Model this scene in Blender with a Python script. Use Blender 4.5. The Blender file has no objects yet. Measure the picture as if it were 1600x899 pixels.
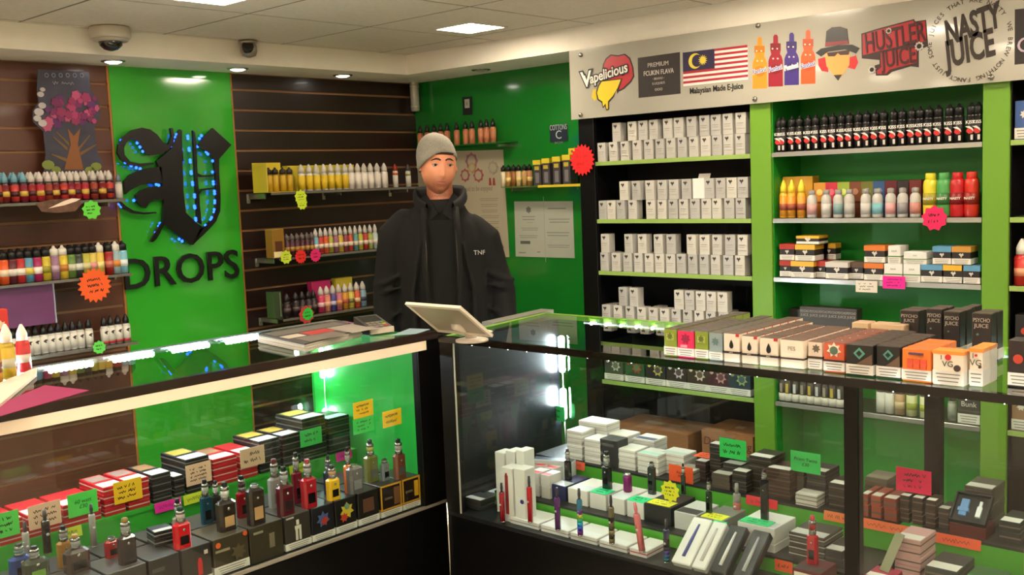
import bpy, bmesh, math, random
from mathutils import Vector, Matrix
random.seed(7)
SC = bpy.context.scene
COL = SC.collection
R_ = math.radians

# ---------------------------------------------------------------- camera
F_PX = 1604.3
CAM_H = 1.55
def cam_axes(yaw, pitch, roll):
    fw = Vector((math.cos(yaw)*math.cos(pitch), math.sin(yaw)*math.cos(pitch), -math.sin(pitch)))
    r = Vector((math.sin(yaw), -math.cos(yaw), 0)); u = r.cross(fw)
    c, s = math.cos(roll), math.sin(roll)
    return c*r + s*u, -s*r + c*u, fw
CR, CU, CF = cam_axes(R_(42.407), R_(5.9357), R_(-2.2789))
cd = bpy.data.cameras.new('camera'); cam = bpy.data.objects.new('camera', cd); COL.objects.link(cam)
cd.sensor_width = 36; cd.sensor_fit = 'HORIZONTAL'; cd.lens = 36*F_PX/1600; cd.clip_start = .05
cam.matrix_world = Matrix(((CR.x, CU.x, -CF.x, 0), (CR.y, CU.y, -CF.y, 0), (CR.z, CU.z, -CF.z, CAM_H), (0, 0, 0, 1)))
SC.camera = cam
# ---------------------------------------------------------------- view and world
SC.view_settings.view_transform = 'Standard'; SC.view_settings.look = 'None'
SC.view_settings.gamma = 1; SC.view_settings.use_curve_mapping = False
SC.view_settings.exposure = 0.55
w = bpy.data.worlds.new('world'); SC.world = w; w.use_nodes = True
w.node_tree.nodes['Background'].inputs[0].default_value = (.5, .45, .4, 1)
w.node_tree.nodes['Background'].inputs[1].default_value = .03
PANEL_W = 48.0      # ceiling panel emission
DOWN_W = 14.0       # bulkhead downlights
LED_W = 130.0        # cabinet LEDs

# ---------------------------------------------------------------- planes of the room (metres)
YW = 4.40; XW = 4.055            # slat wall, green wall
ZC = 2.226; ZB = 2.125           # ceiling, underside of bulkhead
XB = 3.707; YB = 4.07            # bulkhead faces
XS = 3.72; XSB = 3.977           # shelving front and back
ZT = 1.07                        # counter tops
YL = 2.435; YLB = 3.01           # left counter front, back
XR = 2.22; XRB = 2.80            # right counter front, back
SH = [1.62, 1.36, 1.125, .885, .62]   # shelf tops in the unit
WS = [1.54, 1.222, .925]              # shelves on the slat wall
def ray(x, y):
    return CR*((x-800)/F_PX) - CU*((y-449.5)/F_PX) + CF
def U(x, y, X=None, Y=None, Z=None):
    """point on a real plane of the shop (x=X, y=Y or z=Z) seen at a photograph position"""
    d = ray(x, y)
    t = X/d.x if X is not None else (Y/d.y if Y is not None else (Z-CAM_H)/d.z)
    return Vector((d.x*t, d.y*t, CAM_H+d.z*t))

# ---------------------------------------------------------------- materials
def lin(c):
    c = c/255
    return c/12.92 if c <= .04045 else ((c+.055)/1.055)**2.4
MATS = {}
def M(c, r=.5, metal=0, noise=0, scale=20, bump=0, coat=0, emit=0, spec=.5, name=None):
    key = (c, r, metal, noise, scale, bump, coat, emit, spec)
    if key in MATS: return MATS[key]
    m = bpy.data.materials.new(name or 'surface'); m.use_nodes = True; nt = m.node_tree
    b = nt.nodes['Principled BSDF']; L = (lin(c[0]), lin(c[1]), lin(c[2]), 1)
    b.inputs['Base Color'].default_value = L; b.inputs['Roughness'].default_value = r; b.inputs['Metallic'].default_value = metal
    b.inputs['Coat Weight'].default_value = coat; b.inputs['Coat Roughness'].default_value = .06
    b.inputs['Specular IOR Level'].default_value = spec
    if emit:
        b.inputs['Emission Color'].default_value = L; b.inputs['Emission Strength'].default_value = emit
    if noise or bump:
        tc = nt.nodes.new('ShaderNodeTexCoord'); n = nt.nodes.new('ShaderNodeTexNoise')
        n.inputs['Scale'].default_value = scale; n.inputs['Detail'].default_value = 4
        nt.links.new(tc.outputs['Object'], n.inputs['Vector'])
        if noise:
            rp = nt.nodes.new('ShaderNodeValToRGB'); e = rp.color_ramp.elements
            e[0].position = .3; e[1].position = .7
            e[0].color = tuple(max(0, v*(1-noise)) for v in L[:3])+(1,); e[1].color = tuple(min(1, v*(1+noise)) for v in L[:3])+(1,)
            nt.links.new(n.outputs[0], rp.inputs[0]); nt.links.new(rp.outputs[0], b.inputs['Base Color'])
        if bump:
            bp = nt.nodes.new('ShaderNodeBump'); bp.inputs['Strength'].default_value = bump; bp.inputs['Distance'].default_value = .002
            nt.links.new(n.outputs[0], bp.inputs['Height']); nt.links.new(bp.outputs[0], b.inputs['Normal'])
    MATS[key] = m; return m
def glass(tint=(1, 1, 1), ior=1.5, rough=.0, name='glass'):
    k = ('glass', tint, ior, rough)
    if k in MATS: return MATS[k]
    m = bpy.data.materials.new(name); m.use_nodes = True; nt = m.node_tree; nt.nodes.remove(nt.nodes['Principled BSDF'])
    N = nt.nodes.new; o = nt.nodes['Material Output']
    t = N('ShaderNodeBsdfTransparent'); t.inputs[0].default_value = tint+(1,)
    g = N('ShaderNodeBsdfGlossy'); g.inputs['Roughness'].default_value = rough
    f = N('ShaderNodeFresnel'); f.inputs[0].default_value = ior
    ge = N('ShaderNodeNewGeometry'); a = N('ShaderNodeMath'); a.operation = 'SUBTRACT'; a.inputs[0].default_value = 1
    nt.links.new(ge.outputs['Backfacing'], a.inputs[1])
    mu = N('ShaderNodeMath'); mu.operation = 'MULTIPLY'; nt.links.new(f.outputs[0], mu.inputs[0]); nt.links.new(a.outputs[0], mu.inputs[1])
    x = N('ShaderNodeMixShader'); nt.links.new(mu.outputs[0], x.inputs[0]); nt.links.new(t.outputs[0], x.inputs[1]); nt.links.new(g.outputs[0], x.inputs[2])
    nt.links.new(x.outputs[0], o.inputs[0]); MATS[k] = m; return m
def lamp_mat(c, s):
    k = ('lamp', c, s)
    if k in MATS: return MATS[k]
    m = bpy.data.materials.new('lamp_glow'); m.use_nodes = True; nt = m.node_tree; nt.nodes.remove(nt.nodes['Principled BSDF'])
    e = nt.nodes.new('ShaderNodeEmission'); e.inputs[0].default_value = c+(1,); e.inputs[1].default_value = s
    nt.links.new(e.outputs[0], nt.nodes['Material Output'].inputs[0]); MATS[k] = m; return m
BLACK = M((9, 8, 8), .35, spec=.3); BLACKG = M((6, 6, 7), .12, coat=.3); WHITE = M((235, 230, 222), .5); INK = M((18, 16, 16), .6)
CHROME = M((210, 208, 202), .18, 1); GREY = M((120, 116, 110), .5); GLASS = glass((.93, .97, .96), 1.55); GLASST = glass((.9, .96, .95), 1.62)
GREEN = M((22, 124, 38), .12, noise=.06, scale=1.5, coat=.4); LIME = M((108, 156, 38), .42)
CLEAR = glass((.95, .96, .96), 1.4)

# ---------------------------------------------------------------- mesh helpers
class MB:
    def __init__(s): s.v = []; s.f = []; s.m = []; s.sm = []
    def add(s, vs, fs, m=0, smooth=False, T=None):
        o = len(s.v); s.v += [tuple(T @ Vector(v)) if T else tuple(v) for v in vs]
        for f in fs: s.f.append(tuple(i+o for i in f)); s.m.append(m); s.sm.append(smooth)
        return s
    def box(s, x0, x1, y0, y1, z0, z1, m=0, T=None):
        vs = [(x, y, z) for z in (z0, z1) for y in (y0, y1) for x in (x0, x1)]
        return s.add(vs, [(0, 2, 3, 1), (4, 5, 7, 6), (0, 1, 5, 4), (2, 6, 7, 3), (0, 4, 6, 2), (1, 3, 7, 5)], m, False, T)
    def bbox(s, x0, x1, y0, y1, z0, z1, b=.002, m=0, mt=None, T=None):
        """box with chamfered vertical and top edges; mt = material of the top"""
        if mt is None: mt = m
        def ring(i, z): return [(x0+i+b, y0+i, z), (x1-i-b, y0+i, z), (x1-i, y0+i+b, z), (x1-i, y1-i-b, z), (x1-i-b, y1-i, z), (x0+i+b, y1-i, z), (x0+i, y1-i-b, z), (x0+i, y0+i+b, z)]
        vs = ring(0, z0)+ring(0, z1-b)+ring(b, z1); n = 8
        s.add(vs, [tuple(range(7, -1, -1))]+[(i, (i+1) % n, n+(i+1) % n, n+i) for i in range(n)], m, False, T)
        o = [(n+i, n+(i+1) % n, 2*n+(i+1) % n, 2*n+i) for i in range(n)]+[tuple(range(2*n, 3*n))]
        vs2 = vs; return s.add(vs2, o, mt, False, T)
    def lathe(s, prof, n=14, c=(0, 0, 0), m=0, smooth=True, T=None, sx=1, sy=1):
        vs = []; fs = []
        for r, z in prof:
            vs += [(c[0]+sx*r*math.cos(2*math.pi*i/n), c[1]+sy*r*math.sin(2*math.pi*i/n), c[2]+z) for i in range(n)]
        for k in range(len(prof)-1):
            fs += [(k*n+i, k*n+(i+1) % n, (k+1)*n+(i+1) % n, (k+1)*n+i) for i in range(n)]
        fs.append(tuple(range(n-1, -1, -1))); e = (len(prof)-1)*n; fs.append(tuple(range(e, e+n)))
        return s.add(vs, fs, m, smooth, T)
    def prism(s, pts, y0, y1, m=0, T=None):
        """polygon in x,z extruded from y0 (front) to y1"""
        a = sum(pts[i][0]*pts[(i+1) % len(pts)][1]-pts[(i+1) % len(pts)][0]*pts[i][1] for i in range(len(pts)))
        if a < 0: pts = pts[::-1]
        n = len(pts); vs = [(x, y0, z) for x, z in pts]+[(x, y1, z) for x, z in pts]
        fs = [tuple(range(n)), tuple(range(2*n-1, n-1, -1))]+[(i, n+i, n+(i+1) % n, (i+1) % n) for i in range(n)]
        return s.add(vs, fs, m, False, T)
    def tube(s, path, r, n=8, m=0, T=None, rs=None):
        path = [Vector(p) for p in path]; vs = []; fs = []
        for k, p in enumerate(path):
            d = (path[min(k+1, len(path)-1)]-path[max(k-1, 0)]).normalized()
            a = d.orthogonal().normalized() if k == 0 else (a - d*a.dot(d)).normalized()
            b = d.cross(a); rr = rs[k] if rs else r
            vs += [tuple(p+(a*math.cos(2*math.pi*i/n)+b*math.sin(2*math.pi*i/n))*rr) for i in range(n)]
        for k in range(len(path)-1): fs += [(k*n+i, k*n+(i+1) % n, (k+1)*n+(i+1) % n, (k+1)*n+i) for i in range(n)]
        fs.append(tuple(range(n-1, -1, -1))); e = (len(path)-1)*n; fs.append(tuple(range(e, e+n)))
        return s.add(vs, fs, m, True, T)
    def mesh(s, mats, name='mesh'):
        me = bpy.data.meshes.new(name); me.from_pydata(s.v, [], s.f)
        for mt in (mats if isinstance(mats, (list, tuple)) else [mats]): me.materials.append(mt)
        me.polygons.foreach_set('material_index', s.m); me.polygons.foreach_set('use_smooth', s.sm); me.update(); return me
    def build(s, name, mats, parent=None, loc=(0, 0, 0), rz=0):
        return ob(name, s.mesh(mats, name), parent, loc, rz)
def ob(name, me, parent=None, loc=(0, 0, 0), rz=0):
    o = bpy.data.objects.new(name, me); COL.objects.link(o)
    o.location = loc; o.rotation_euler = (0, 0, rz)
    if parent: o.parent = parent
    return o
def tag(o, label, cat, group=None, kind=None):
    if kind: o['kind'] = kind
    if label: o['label'] = label
    if cat: o['category'] = cat
    if group: o['group'] = group
    return o
def thing(name, label, cat, loc=(0, 0, 0), rz=0, group=None):
    return tag(ob(name, None, None, loc, rz), label, cat, group)
def struct(o): o['kind'] = 'structure'; return o
CACHE = {}
def cached(key, fn):
    if key not in CACHE: CACHE[key] = fn()
    return CACHE[key]
RW = -math.pi/2      # things along the right wall face -x
TXT = {}
def text_mesh(s, size, mat, ext=.0008, align='CENTER', bold=0, sx=1.0, shear=0):
    k = (s, size, mat.name, ext, align, bold, sx, shear)
    if k in TXT: return TXT[k]
    cu = bpy.data.curves.new('t', 'FONT'); cu.body = s; cu.size = size; cu.align_x = align; cu.align_y = 'CENTER'
    cu.extrude = ext; cu.resolution_u = 3; cu.offset = bold; cu.space_line = .95; cu.shear = shear
    o = bpy.data.objects.new('t', cu); COL.objects.link(o); dg = bpy.context.evaluated_depsgraph_get()
    me = bpy.data.meshes.new_from_object(o.evaluated_get(dg)); bpy.data.objects.remove(o); bpy.data.curves.remove(cu)
    me.transform(Matrix(((sx, 0, 0, 0), (0, 0, -1, 0), (0, 1, 0, 0), (0, 0, 0, 1))))   # reads from -y
    me.materials.clear(); me.materials.append(mat); TXT[k] = me; return me
def text(s, size, mat, parent, loc, name='lettering', **kw):
    o = ob(name, text_mesh(s, size, mat, **kw), parent, loc); return o
def star_pts(n, ro, ri, ph=0): return [((ro if i % 2 == 0 else ri)*math.sin(math.pi*i/n+ph), (ro if i % 2 == 0 else ri)*math.cos(math.pi*i/n+ph)) for i in range(2*n)]
def ell(rx, rz, n=20, cx=0, cz=0): return [(cx+rx*math.cos(2*math.pi*i/n), cz+rz*math.sin(2*math.pi*i/n)) for i in range(n)]
def scribble_mesh(wd, ht, lines, mat, seed=0):
    rr = random.Random(seed); b = MB()
    for k in range(lines):
        z = ht*(.5-(k+.5)/lines)*.8; x = -wd*.4+rr.random()*wd*.1; xe = wd*.4-rr.random()*wd*.15; st = ht/lines*.17; up = 1; pts = []
        while x < xe:
            pts.append((x, z+up*st*(.5+rr.random())+(x/wd)*ht*.05)); up = -up; x += wd*(.025+.03*rr.random())
            if rr.random() < .12: x += wd*.05
        t = ht*.017
        for (x0, z0), (x1, z1) in zip(pts, pts[1:]):
            if x1-x0 > wd*.07: continue
            dx, dz = x1-x0, z1-z0; l = math.hypot(dx, dz) or 1; nx, nz = -dz/l*t, dx/l*t
            b.add([(x0-nx, 0, z0-nz), (x1-nx, 0, z1-nz), (x1+nx, 0, z1+nz), (x0+nx, 0, z0+nz)], [(0, 1, 2, 3)])
    return b.mesh(mat, 'handwriting')

# ================================================================ THE ROOM
X0, Y0 = -2.3, -2.3
SLAT = M((40, 24, 20), .35, noise=.12, scale=5, coat=.1, name='slatwall_laminate'); SLAT_LIT = M((98, 56, 38), .4, noise=.1, scale=5, coat=.1, name='lit_slatwall_laminate'); GROOVE = M((168, 122, 82), .55, name='slat_groove')  # left boards: the brighter light there is painted in as a lighter, browner tone
struct(MB().box(X0-.1, XW+.1, Y0-.1, YW+.2, -.05, 0).build('floor', M((206, 194, 176), .4, noise=.06, scale=6)))
wl = struct(MB().box(X0-.1, XW+.1, YW+.012, YW+.1, 0, ZC+.2).build('wall_left', GROOVE))
wr = struct(MB().box(XW, XW+.1, Y0-.1, YW+.012, 0, ZC+.2).build('wall_right', GREEN))
struct(MB().box(X0-.1, X0, Y0-.1, YW+.1, 0, ZC+.2).build('wall_back', M((232, 222, 205), .7)))
struct(MB().box(X0-.1, XW+.1, Y0-.1, Y0, 0, ZC+.2).build('wall_front', M((232, 222, 205), .7)))
PX0, PX1 = 2.225, 2.85       # green panel
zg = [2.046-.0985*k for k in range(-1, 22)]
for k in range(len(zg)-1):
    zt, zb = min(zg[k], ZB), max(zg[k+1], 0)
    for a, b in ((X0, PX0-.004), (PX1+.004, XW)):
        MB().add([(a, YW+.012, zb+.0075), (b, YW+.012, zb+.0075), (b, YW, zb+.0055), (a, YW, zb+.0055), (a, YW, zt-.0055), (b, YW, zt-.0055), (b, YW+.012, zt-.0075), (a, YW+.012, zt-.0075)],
                 [(0, 1, 2, 3)[::-1], (3, 2, 5, 4), (4, 5, 6, 7), (0, 3, 4, 7), (1, 6, 5, 2)]).build('slat_board', SLAT_LIT if a < 2 else SLAT, wl)
pan = thing('wall_panel', 'tall glossy green panel between the brown slat walls, behind the lit letter', 'wall panel', (0, 0, 0))
MB().box(PX0+.006, PX1-.006, YW-.006, YW+.008, 0, ZB).build('panel_sheet', M((60, 176, 50), .1, noise=.05, scale=1.2, coat=.5), pan)
for x in (PX0, PX1): MB().box(x-.004, x+.006 if x == PX0 else x+.004, YW-.004, YW+.01, 0, ZB).build('edge_strip', M((176, 116, 52), .5), pan)

# ceiling: tiles in a metal grid
TILE = M((216, 205, 190), .9, noise=.05, scale=60, bump=.15, name='ceiling_tile'); TBAR = M((120, 108, 94), .6)
ceil = struct(MB().box(X0-.1, XW+.1, Y0-.1, YW+.1, ZC+.03, ZC+.1).build('ceiling', M((120, 110, 100), .9)))
gx = [2.92+.6*k for k in range(-9, 2)]; gy = [3.43+.6*k for k in range(-10, 2)]
def clipped(gs, lo, hi): return [lo]+[g for g in gs if lo+.02 < g < hi-.02]+[hi]
gx = clipped(gx, X0, XB); gy = clipped(gy, Y0, YB); tiles = {}
PAN = [(3.31, 3.21), (2.03, 3.20)]+[(x, y) for x in (.82, -.4, -1.6) for y in (3.2,)]+[(x, y) for x in (3.22, 2.02, .82, -.4, -1.6) for y in (1.93, .73, -.5)]
for i in range(len(gx)-1):
    for j in range(len(gy)-1):
        x0, x1, y0, y1 = gx[i]+.006, gx[i+1]-.006, gy[j]+.006, gy[j+1]-.006
        b = MB(); hole = [p for p in PAN if x0 < p[0] < x1 and y0 < p[1] < y1]
        if hole:
            px, py = hole[0]; h = .118
            for q in ((x0, px-h, y0, y1), (px+h, x1, y0, y1), (px-h, px+h, y0, py-h), (px-h, px+h, py+h, y1)): b.box(*q, ZC, ZC+.012)
        else: b.box(x0, x1, y0, y1, ZC, ZC+.012)
        b.build('ceiling_tile', TILE, ceil)
b = MB()
for g in gx: b.box(g-.012, g+.012, Y0, YB, ZC+.001, ZC+.02)
for g in gy: b.box(X0, XB, g-.012, g+.012, ZC+.0015, ZC+.0205)
b.build('ceiling_grid', TBAR, ceil)
# bulkhead round the two walls
BH = M((246, 238, 224), .75, noise=.03, scale=8)
struct(MB().box(X0, XW, YB, YW+.012, ZB, ZC+.03).build('trim_1', BH))
struct(MB().box(XB, XW, Y0, YB, ZB, ZC+.03).build('trim_2', BH))
# ceiling panel lights
WARM = (1.0, .86, .66)
def panel_light(x, y, label, grp):
    t = thing('ceiling_light', label, 'light', (x, y, ZC), 0, grp)
    b = MB()
    for q in ((-.117, .117, -.117, -.105), (-.117, .117, .105, .117), (-.117, -.105, -.105, .105), (.105, .117, -.105, .105)): b.box(*q, -.004, .012)
    b.build('frame', M((225, 218, 205), .5), t)
    MB().box(-.105, .105, -.105, .105, -.002, .008).build('diffuser', lamp_mat(WARM, PANEL_W), t)
for i, (x, y) in enumerate(PAN):
    if i == 0: panel_light(x, y, 'square lit ceiling panel near the corner of the bulkhead', None)
    elif i == 1: panel_light(x, y, 'square lit ceiling panel between the dome camera and the shop floor panels', None)
    else: panel_light(x, y, 'square lit ceiling panel over the shop floor', 'ceiling panels over the shop floor')
def downlight(x, y, lit, label, grp=None):
    t = thing('downlight', label, 'light', (x, y, ZB), 0, grp)
    MB().lathe([(.034, -.001), (.047, -.004), (.05, 0), (.05, .001)][::-1] if False else [(.05, 0), (.05, -.004), (.038, -.007), (.036, -.003)][::-1], 20).build('rim', CHROME, t)
    MB().lathe([(.004, -.013), (.02, -.012), (.034, -.006), (.036, .0)], 20).build('lens', lamp_mat((1, .92, .8), DOWN_W) if lit else M((190, 180, 165), .3), t)
for x, la in ((2.169, 'lit downlight under the bulkhead above the left edge of the green panel'), (2.78, 'lit downlight under the bulkhead above the right edge of the green panel'), (3.402, 'lit downlight under the bulkhead nearest the white pipe in the corner')):
    downlight(x, 4.225, True, la)
for x in (1.56, .95, .34, -.3): downlight(x, 4.225, True, 'lit downlight under the bulkhead over the tree-shaped sign', 'downlights past the tree sign')
downlight(3.88, 3.70, False, 'unlit downlight under the bulkhead over the green wall')
# ================================================================ SHELVING UNIT ON THE RIGHT WALL
UP = [(2.95, 2.862, 0), (2.076, 1.985, 1), (1.187, 1.10, 1), (.32, .235, 1)]      # uprights: y1, y0, lime?
unit = thing('shelving_unit', 'built-in shelving unit with lime uprights, one green bay between two black bays', 'shelving', (0, 0, 0))
BAYB = M((9, 8, 10), .35, spec=.3); BAYG = M((34, 150, 44), .4)
for y1, y0, lime in UP: MB().bbox(XS, XSB, y0, y1, 0, ZB, .002).build('upright', LIME if lime else BLACK, unit)
BAYS = [(2.862, 2.076, 0), (1.985, 1.187, 1), (1.10, .32, 0)]
EDGEA = M((150, 178, 92), .35); EDGEB = M((186, 184, 176), .25, .6)
for bi, (y1, y0, gr) in enumerate(BAYS):
    m = BAYG if gr else BAYB
    MB().box(XSB-.012, XSB, y0, y1, 0, ZB).build('back_panel', m, unit)
    MB().box(XS+.012, XSB-.012, y1-.004, y1, 0, ZB).build('side_lining', m, unit)
    MB().box(XS+.012, XSB-.012, y0, y0+.004, 0, ZB).build('side_lining', m, unit)
    MB().box(XS+.004, XSB-.012, y0, y1, ZB-.03, ZB).build('top_board', m, unit)
    for z in SH:
        s = MB().box(XS+.008, XSB-.012, y0+.004, y1-.004, z-.016, z-.0008).build('shelf', M((60, 72, 50), .3) if not gr else M((44, 44, 44), .3), unit)
        MB().bbox(XS+.002, XS+.008, y0+.002, y1-.002, z-.018, z-.0004, .001).build('shelf_edge', EDGEA if not gr else EDGEB, s)

# ================================================================ COUNTERS
PLINTH = M((6, 6, 6), .3, spec=.3)
LEDC = (.86, .95, 1.0)
def led(parent, a, b, n, r=.004, s=LED_W, name='led_strip', holder=None):
    """row of small LED lamps on a carrier strip between two points"""
    a, b = Vector(a), Vector(b); d = b-a
    car = MB().tube([a, b], r*.9, 6).build(name, holder or M((200, 205, 205), .4), parent)
    mb = MB()
    for k in range(n):
        p = a+d*((k+.5)/n); mb.lathe([(r*.3, -r*1.3), (r*1.1, -r*.8), (r*1.3, 0), (r*1.1, r*.8), (r*.3, r*1.3)], 8, p)
    mb.build('led_lamps', lamp_mat(LEDC, s), car); return car
# ---- left counter (runs along the slat wall)
LC = thing('display_counter', 'black-framed glass display counter with white price rail along the slat wall', 'counter')
LX0, LX1 = -.2, 2.31; FZ = .50
MB().box(LX0, LX1, YL+.02, YLB, 0, .06).box(LX0, LX1, YL, YLB, .06, FZ-.012).build('plinth', PLINTH, LC)
MB().box(LX0, LX1, YL+.004, YLB, FZ-.012, FZ-.0008).build('base_board', M((26, 25, 25), .4), LC)
MB().box(LX0, LX1, YL-.002, YL+.008, FZ-.008, FZ+.001).build('bottom_trim', M((176, 170, 158), .35, .5), LC)
MB().box(2.205, LX1, YL, YL+.03, FZ, ZT-.02).build('end_post', BLACK, LC)
MB().box(2.205, LX1, YL+.03, YLB, FZ, ZT-.02).build('end_panel', [M((40, 172, 66), .3, coat=.3)], LC)
MB().box(LX0, LX1, YL-.004, YL+.012, ZT-.024, ZT+.001).build('front_rail', M((44, 30, 26), .25, coat=.4), LC)
MB().box(LX0, 2.238, YL-.005, YL+.004, ZT-.054, ZT-.0245).build('price_rail', M((252, 236, 212), .45), LC)
MB().box(LX0, 2.205, YL+.004, YL+.008, FZ+.001, ZT-.025).build('front_glass', GLASS, LC)
MB().box(LX0, LX1, YL+.012, YLB-.03, ZT-.007, ZT).build('top_glass', GLASST, LC)
MB().box(LX0, LX1, YLB-.03, YLB, ZT-.014, ZT).build('back_rail', M((150, 158, 160), .3, .6), LC)
MB().box(LX0, 2.205, YLB-.012, YLB-.008, FZ, ZT-.014).build('back_glass', GLASS, LC)
for k in range(7):
    x1 = 1.985-.195*k-.01; led(LC, (x1-.135, YLB-.036, ZT-.014), (x1, YLB-.036, ZT-.014), 9, .0062)
led(LC, (2.19, 2.925, .985), (2.19, 2.925, .885), 11, .007, LED_W*.7, 'led_bar')
led(LC, (2.19, 2.925, .765), (2.19, 2.925, .745), 3, .007, LED_W*.7, 'led_bar')
MB().tube([(2.197, 2.925, .885), (2.196, 2.927, .8), (2.197, 2.925, .765)], .0015, 5).build('led_wire', WHITE, LC)
Z2L = .645; YRL = 2.775
st = MB().box(LX0, 2.204, YRL, YLB-.02, Z2L-.012, Z2L-.0008).box(LX0, 2.204, YRL+.004, YRL+.016, FZ, Z2L-.012).build('display_step', M((56, 168, 52), .45), LC)
# ---- right counter
RC = thing('display_counter', 'black-framed glass display counter with lime back rail in front of the shelving unit', 'counter')
RY0, RY1 = -.4, 2.35
MB().box(XR+.02, XRB, RY0, RY1, 0, .06).box(XR, XRB, RY0, RY1, .06, FZ-.012).build('plinth', PLINTH, RC)
MB().box(XR+.004, XRB, RY0, RY1, FZ-.012, FZ-.0008).build('base_board', M((20, 20, 20), .4), RC)
MB().box(XR, XR+.03, 2.292, RY1, FZ, ZT-.018).build('end_post', BLACK, RC)
MB().box(XR+.03, XRB-.014, RY1-.02, RY1-.012, FZ, ZT-.018).build('end_panel', M((10, 14, 20), .35, coat=.15), RC)
MB().tube([(XR-.004, RY1-.006, .26), (XR-.004, RY1-.006, .53)], .004, 8).build('chrome_trim', CHROME, RC)
MB().box(XR-.003, XR+.012, RY0, RY1, ZT-.019, ZT+.001).build('front_rail', BLACKG, RC)
MB().add([(XR+.012, RY1-.035, ZT-.007), (XRB-.02, RY1+.03, ZT-.007), (XRB-.02, RY0, ZT-.007), (XR+.012, RY0, ZT-.007), (XR+.012, RY1-.035, ZT), (XRB-.02, RY1+.03, ZT), (XRB-.02, RY0, ZT), (XR+.012, RY0, ZT)],
         [(0, 1, 2, 3), (4, 7, 6, 5), (0, 4, 5, 1), (1, 5, 6, 2), (2, 6, 7, 3), (3, 7, 4, 0)]).build('top_glass', GLASST, RC)
MB().add([(x, y, z) for z in (ZT-.012, ZT+.001) for x, y in ((XR+.0, RY1-.034), (XRB, RY1+.032), (XRB, RY1+.052), (XR, RY1-.016))], [(0, 1, 2, 3), (4, 7, 6, 5), (0, 4, 5, 1), (1, 5, 6, 2), (2, 6, 7, 3), (3, 7, 4, 0)]).build('end_rail', LIME, RC)
MB().box(XRB-.02, XRB, RY0, RY1+.04, ZT-.016, ZT+.001).build('back_rail', LIME, RC)
MB().add([(x, y, z) for z in (ZT-.03, ZT+.004) for x, y in ((2.5, RY1+.02), (2.86, RY1+.06), (2.86, RY1+.12), (2.5, RY1+.08))], [(0, 1, 2, 3), (4, 7, 6, 5), (0, 4, 5, 1), (1, 5, 6, 2), (2, 6, 7, 3), (3, 7, 4, 0)]).build('end_ledge', M((120, 118, 108), .4), RC)
for ya, yb in ((1.006, 2.292), (RY0, .976)):
    MB().box(XR+.003, XR+.007, ya, yb, FZ+.001, ZT-.019).build('front_glass', GLASS, RC)
    MB().box(XRB-.012, XRB-.008, ya, yb, FZ, ZT-.016).build('back_glass', GLASS, RC)
MB().box(XR+.002, XR+.006, 2.2875, 2.292, FZ, ZT-.019).build('glass_edge', M((170, 170, 160), .3), RC)
MB().box(XR-.002, XR+.03, .976, 1.008, FZ-.4, ZT-.019).build('post', BLACK, RC)
MB().box(XRB-.03, XRB+.002, .988, 1.03, FZ, ZT-.016).build('post', BLACK, RC)
led(RC, (XR+.018, 2.26, ZT-.02), (XR+.018, 1.05, ZT-.02), 16, .003, LED_W*.7)
led(RC, (XR+.018, .94, ZT-.02), (XR+.018, 0, ZT-.02), 12, .003, LED_W*.7)
led(RC, (XRB-.028, 2.2, ZT-.02), (XRB-.028, 1.06, ZT-.02), 18, .004, LED_W*.7)
led(RC, (XRB-.028, .94, ZT-.02), (XRB-.028, 0, ZT-.02), 14, .004, LED_W*.7)
led(RC, (2.775, 2.308, .99), (2.775, 2.308, .87), 11, .009, LED_W*.9, 'led_bar')
led(RC, (2.775, 2.308, .80), (2.775, 2.308, .70), 10, .009, LED_W*.9, 'led_bar')
MB().tube([(2.786, 2.317, .88), (2.782, 2.312, .83), (2.786, 2.315, .79)], .002, 5).build('led_wire', WHITE, RC)
MB().tube([(2.786, 2.315, .70), (2.786, 2.312, .6), (2.786, 2.314, .5)], .0025, 5).build('led_wire', GREY, RC)
XA, ZA, XBB, ZBB = 2.362, .545, 2.57, .62       # two green steps
stepm = M((88, 172, 52), .45); DARKT = M((38, 38, 36), .5)
for ya, yb in ((1.03, 2.27), (RY0, .97)):
    MB().box(XA, XBB, ya, yb, ZA-.008, ZA-.0008).build('step_board', DARKT, RC)
    MB().box(XA, XA+.01, ya, yb, FZ, ZA-.008).build('step_riser', stepm, RC)
    MB().box(XBB, XRB-.014, ya, yb, ZBB-.008, ZBB-.0008).build('step_board', DARKT, RC)
    MB().box(XBB, XBB+.01, ya, yb, ZA, ZBB-.008).build('step_riser', stepm, RC)

# ================================================================ BANNER
BX = 3.694
ban = thing('brand_banner', 'long white acrylic banner of e-liquid brand logos fixed above the shelving', 'banner', (BX, 2.0, 2.0), RW)
BL0 = 2.0-2.967
MB().box(BL0, 2.4, 0, .008, 1.815-2, ZB-2-.001).build('board', M((172, 167, 154), .15, noise=.02, scale=3, coat=.5), ban)
def bp(zx, zy, ox, sc):
    p = U(ox+zx/sc, zy/sc, X=BX); return (2.0-p.y, p.z-2.0)
def bpoly(pts, col, ox, sc, k=1, name='print', rough=.4):
    return MB().prism([bp(x, y, ox, sc) for x, y in pts], -.0006*k, .0).build(name, M(col, rough), ban)
def btext(s, x, y, ox, sc, size, col, rot=0, k=4, fit=None, **kw):
    lx, lz = bp(x, y, ox, sc)
    if fit:
        W = bp(x+fit/2, y, ox, sc)[0]-bp(x-fit/2, y, ox, sc)[0]; me = text_mesh(s, size, M(col, .5), **{**kw, 'sx': 1.0}); xs = [v.co.x for v in me.vertices]; kw['sx'] = W/(max(xs)-min(xs))
    o = text(s, size, M(col, .5), ban, (lx, -.0006*k, lz), **kw); o.rotation_euler = (0, -R_(rot), 0); return o
A = (700, 3.995); B = (1050, 5.32); C = (1300, 5.32)
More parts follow.
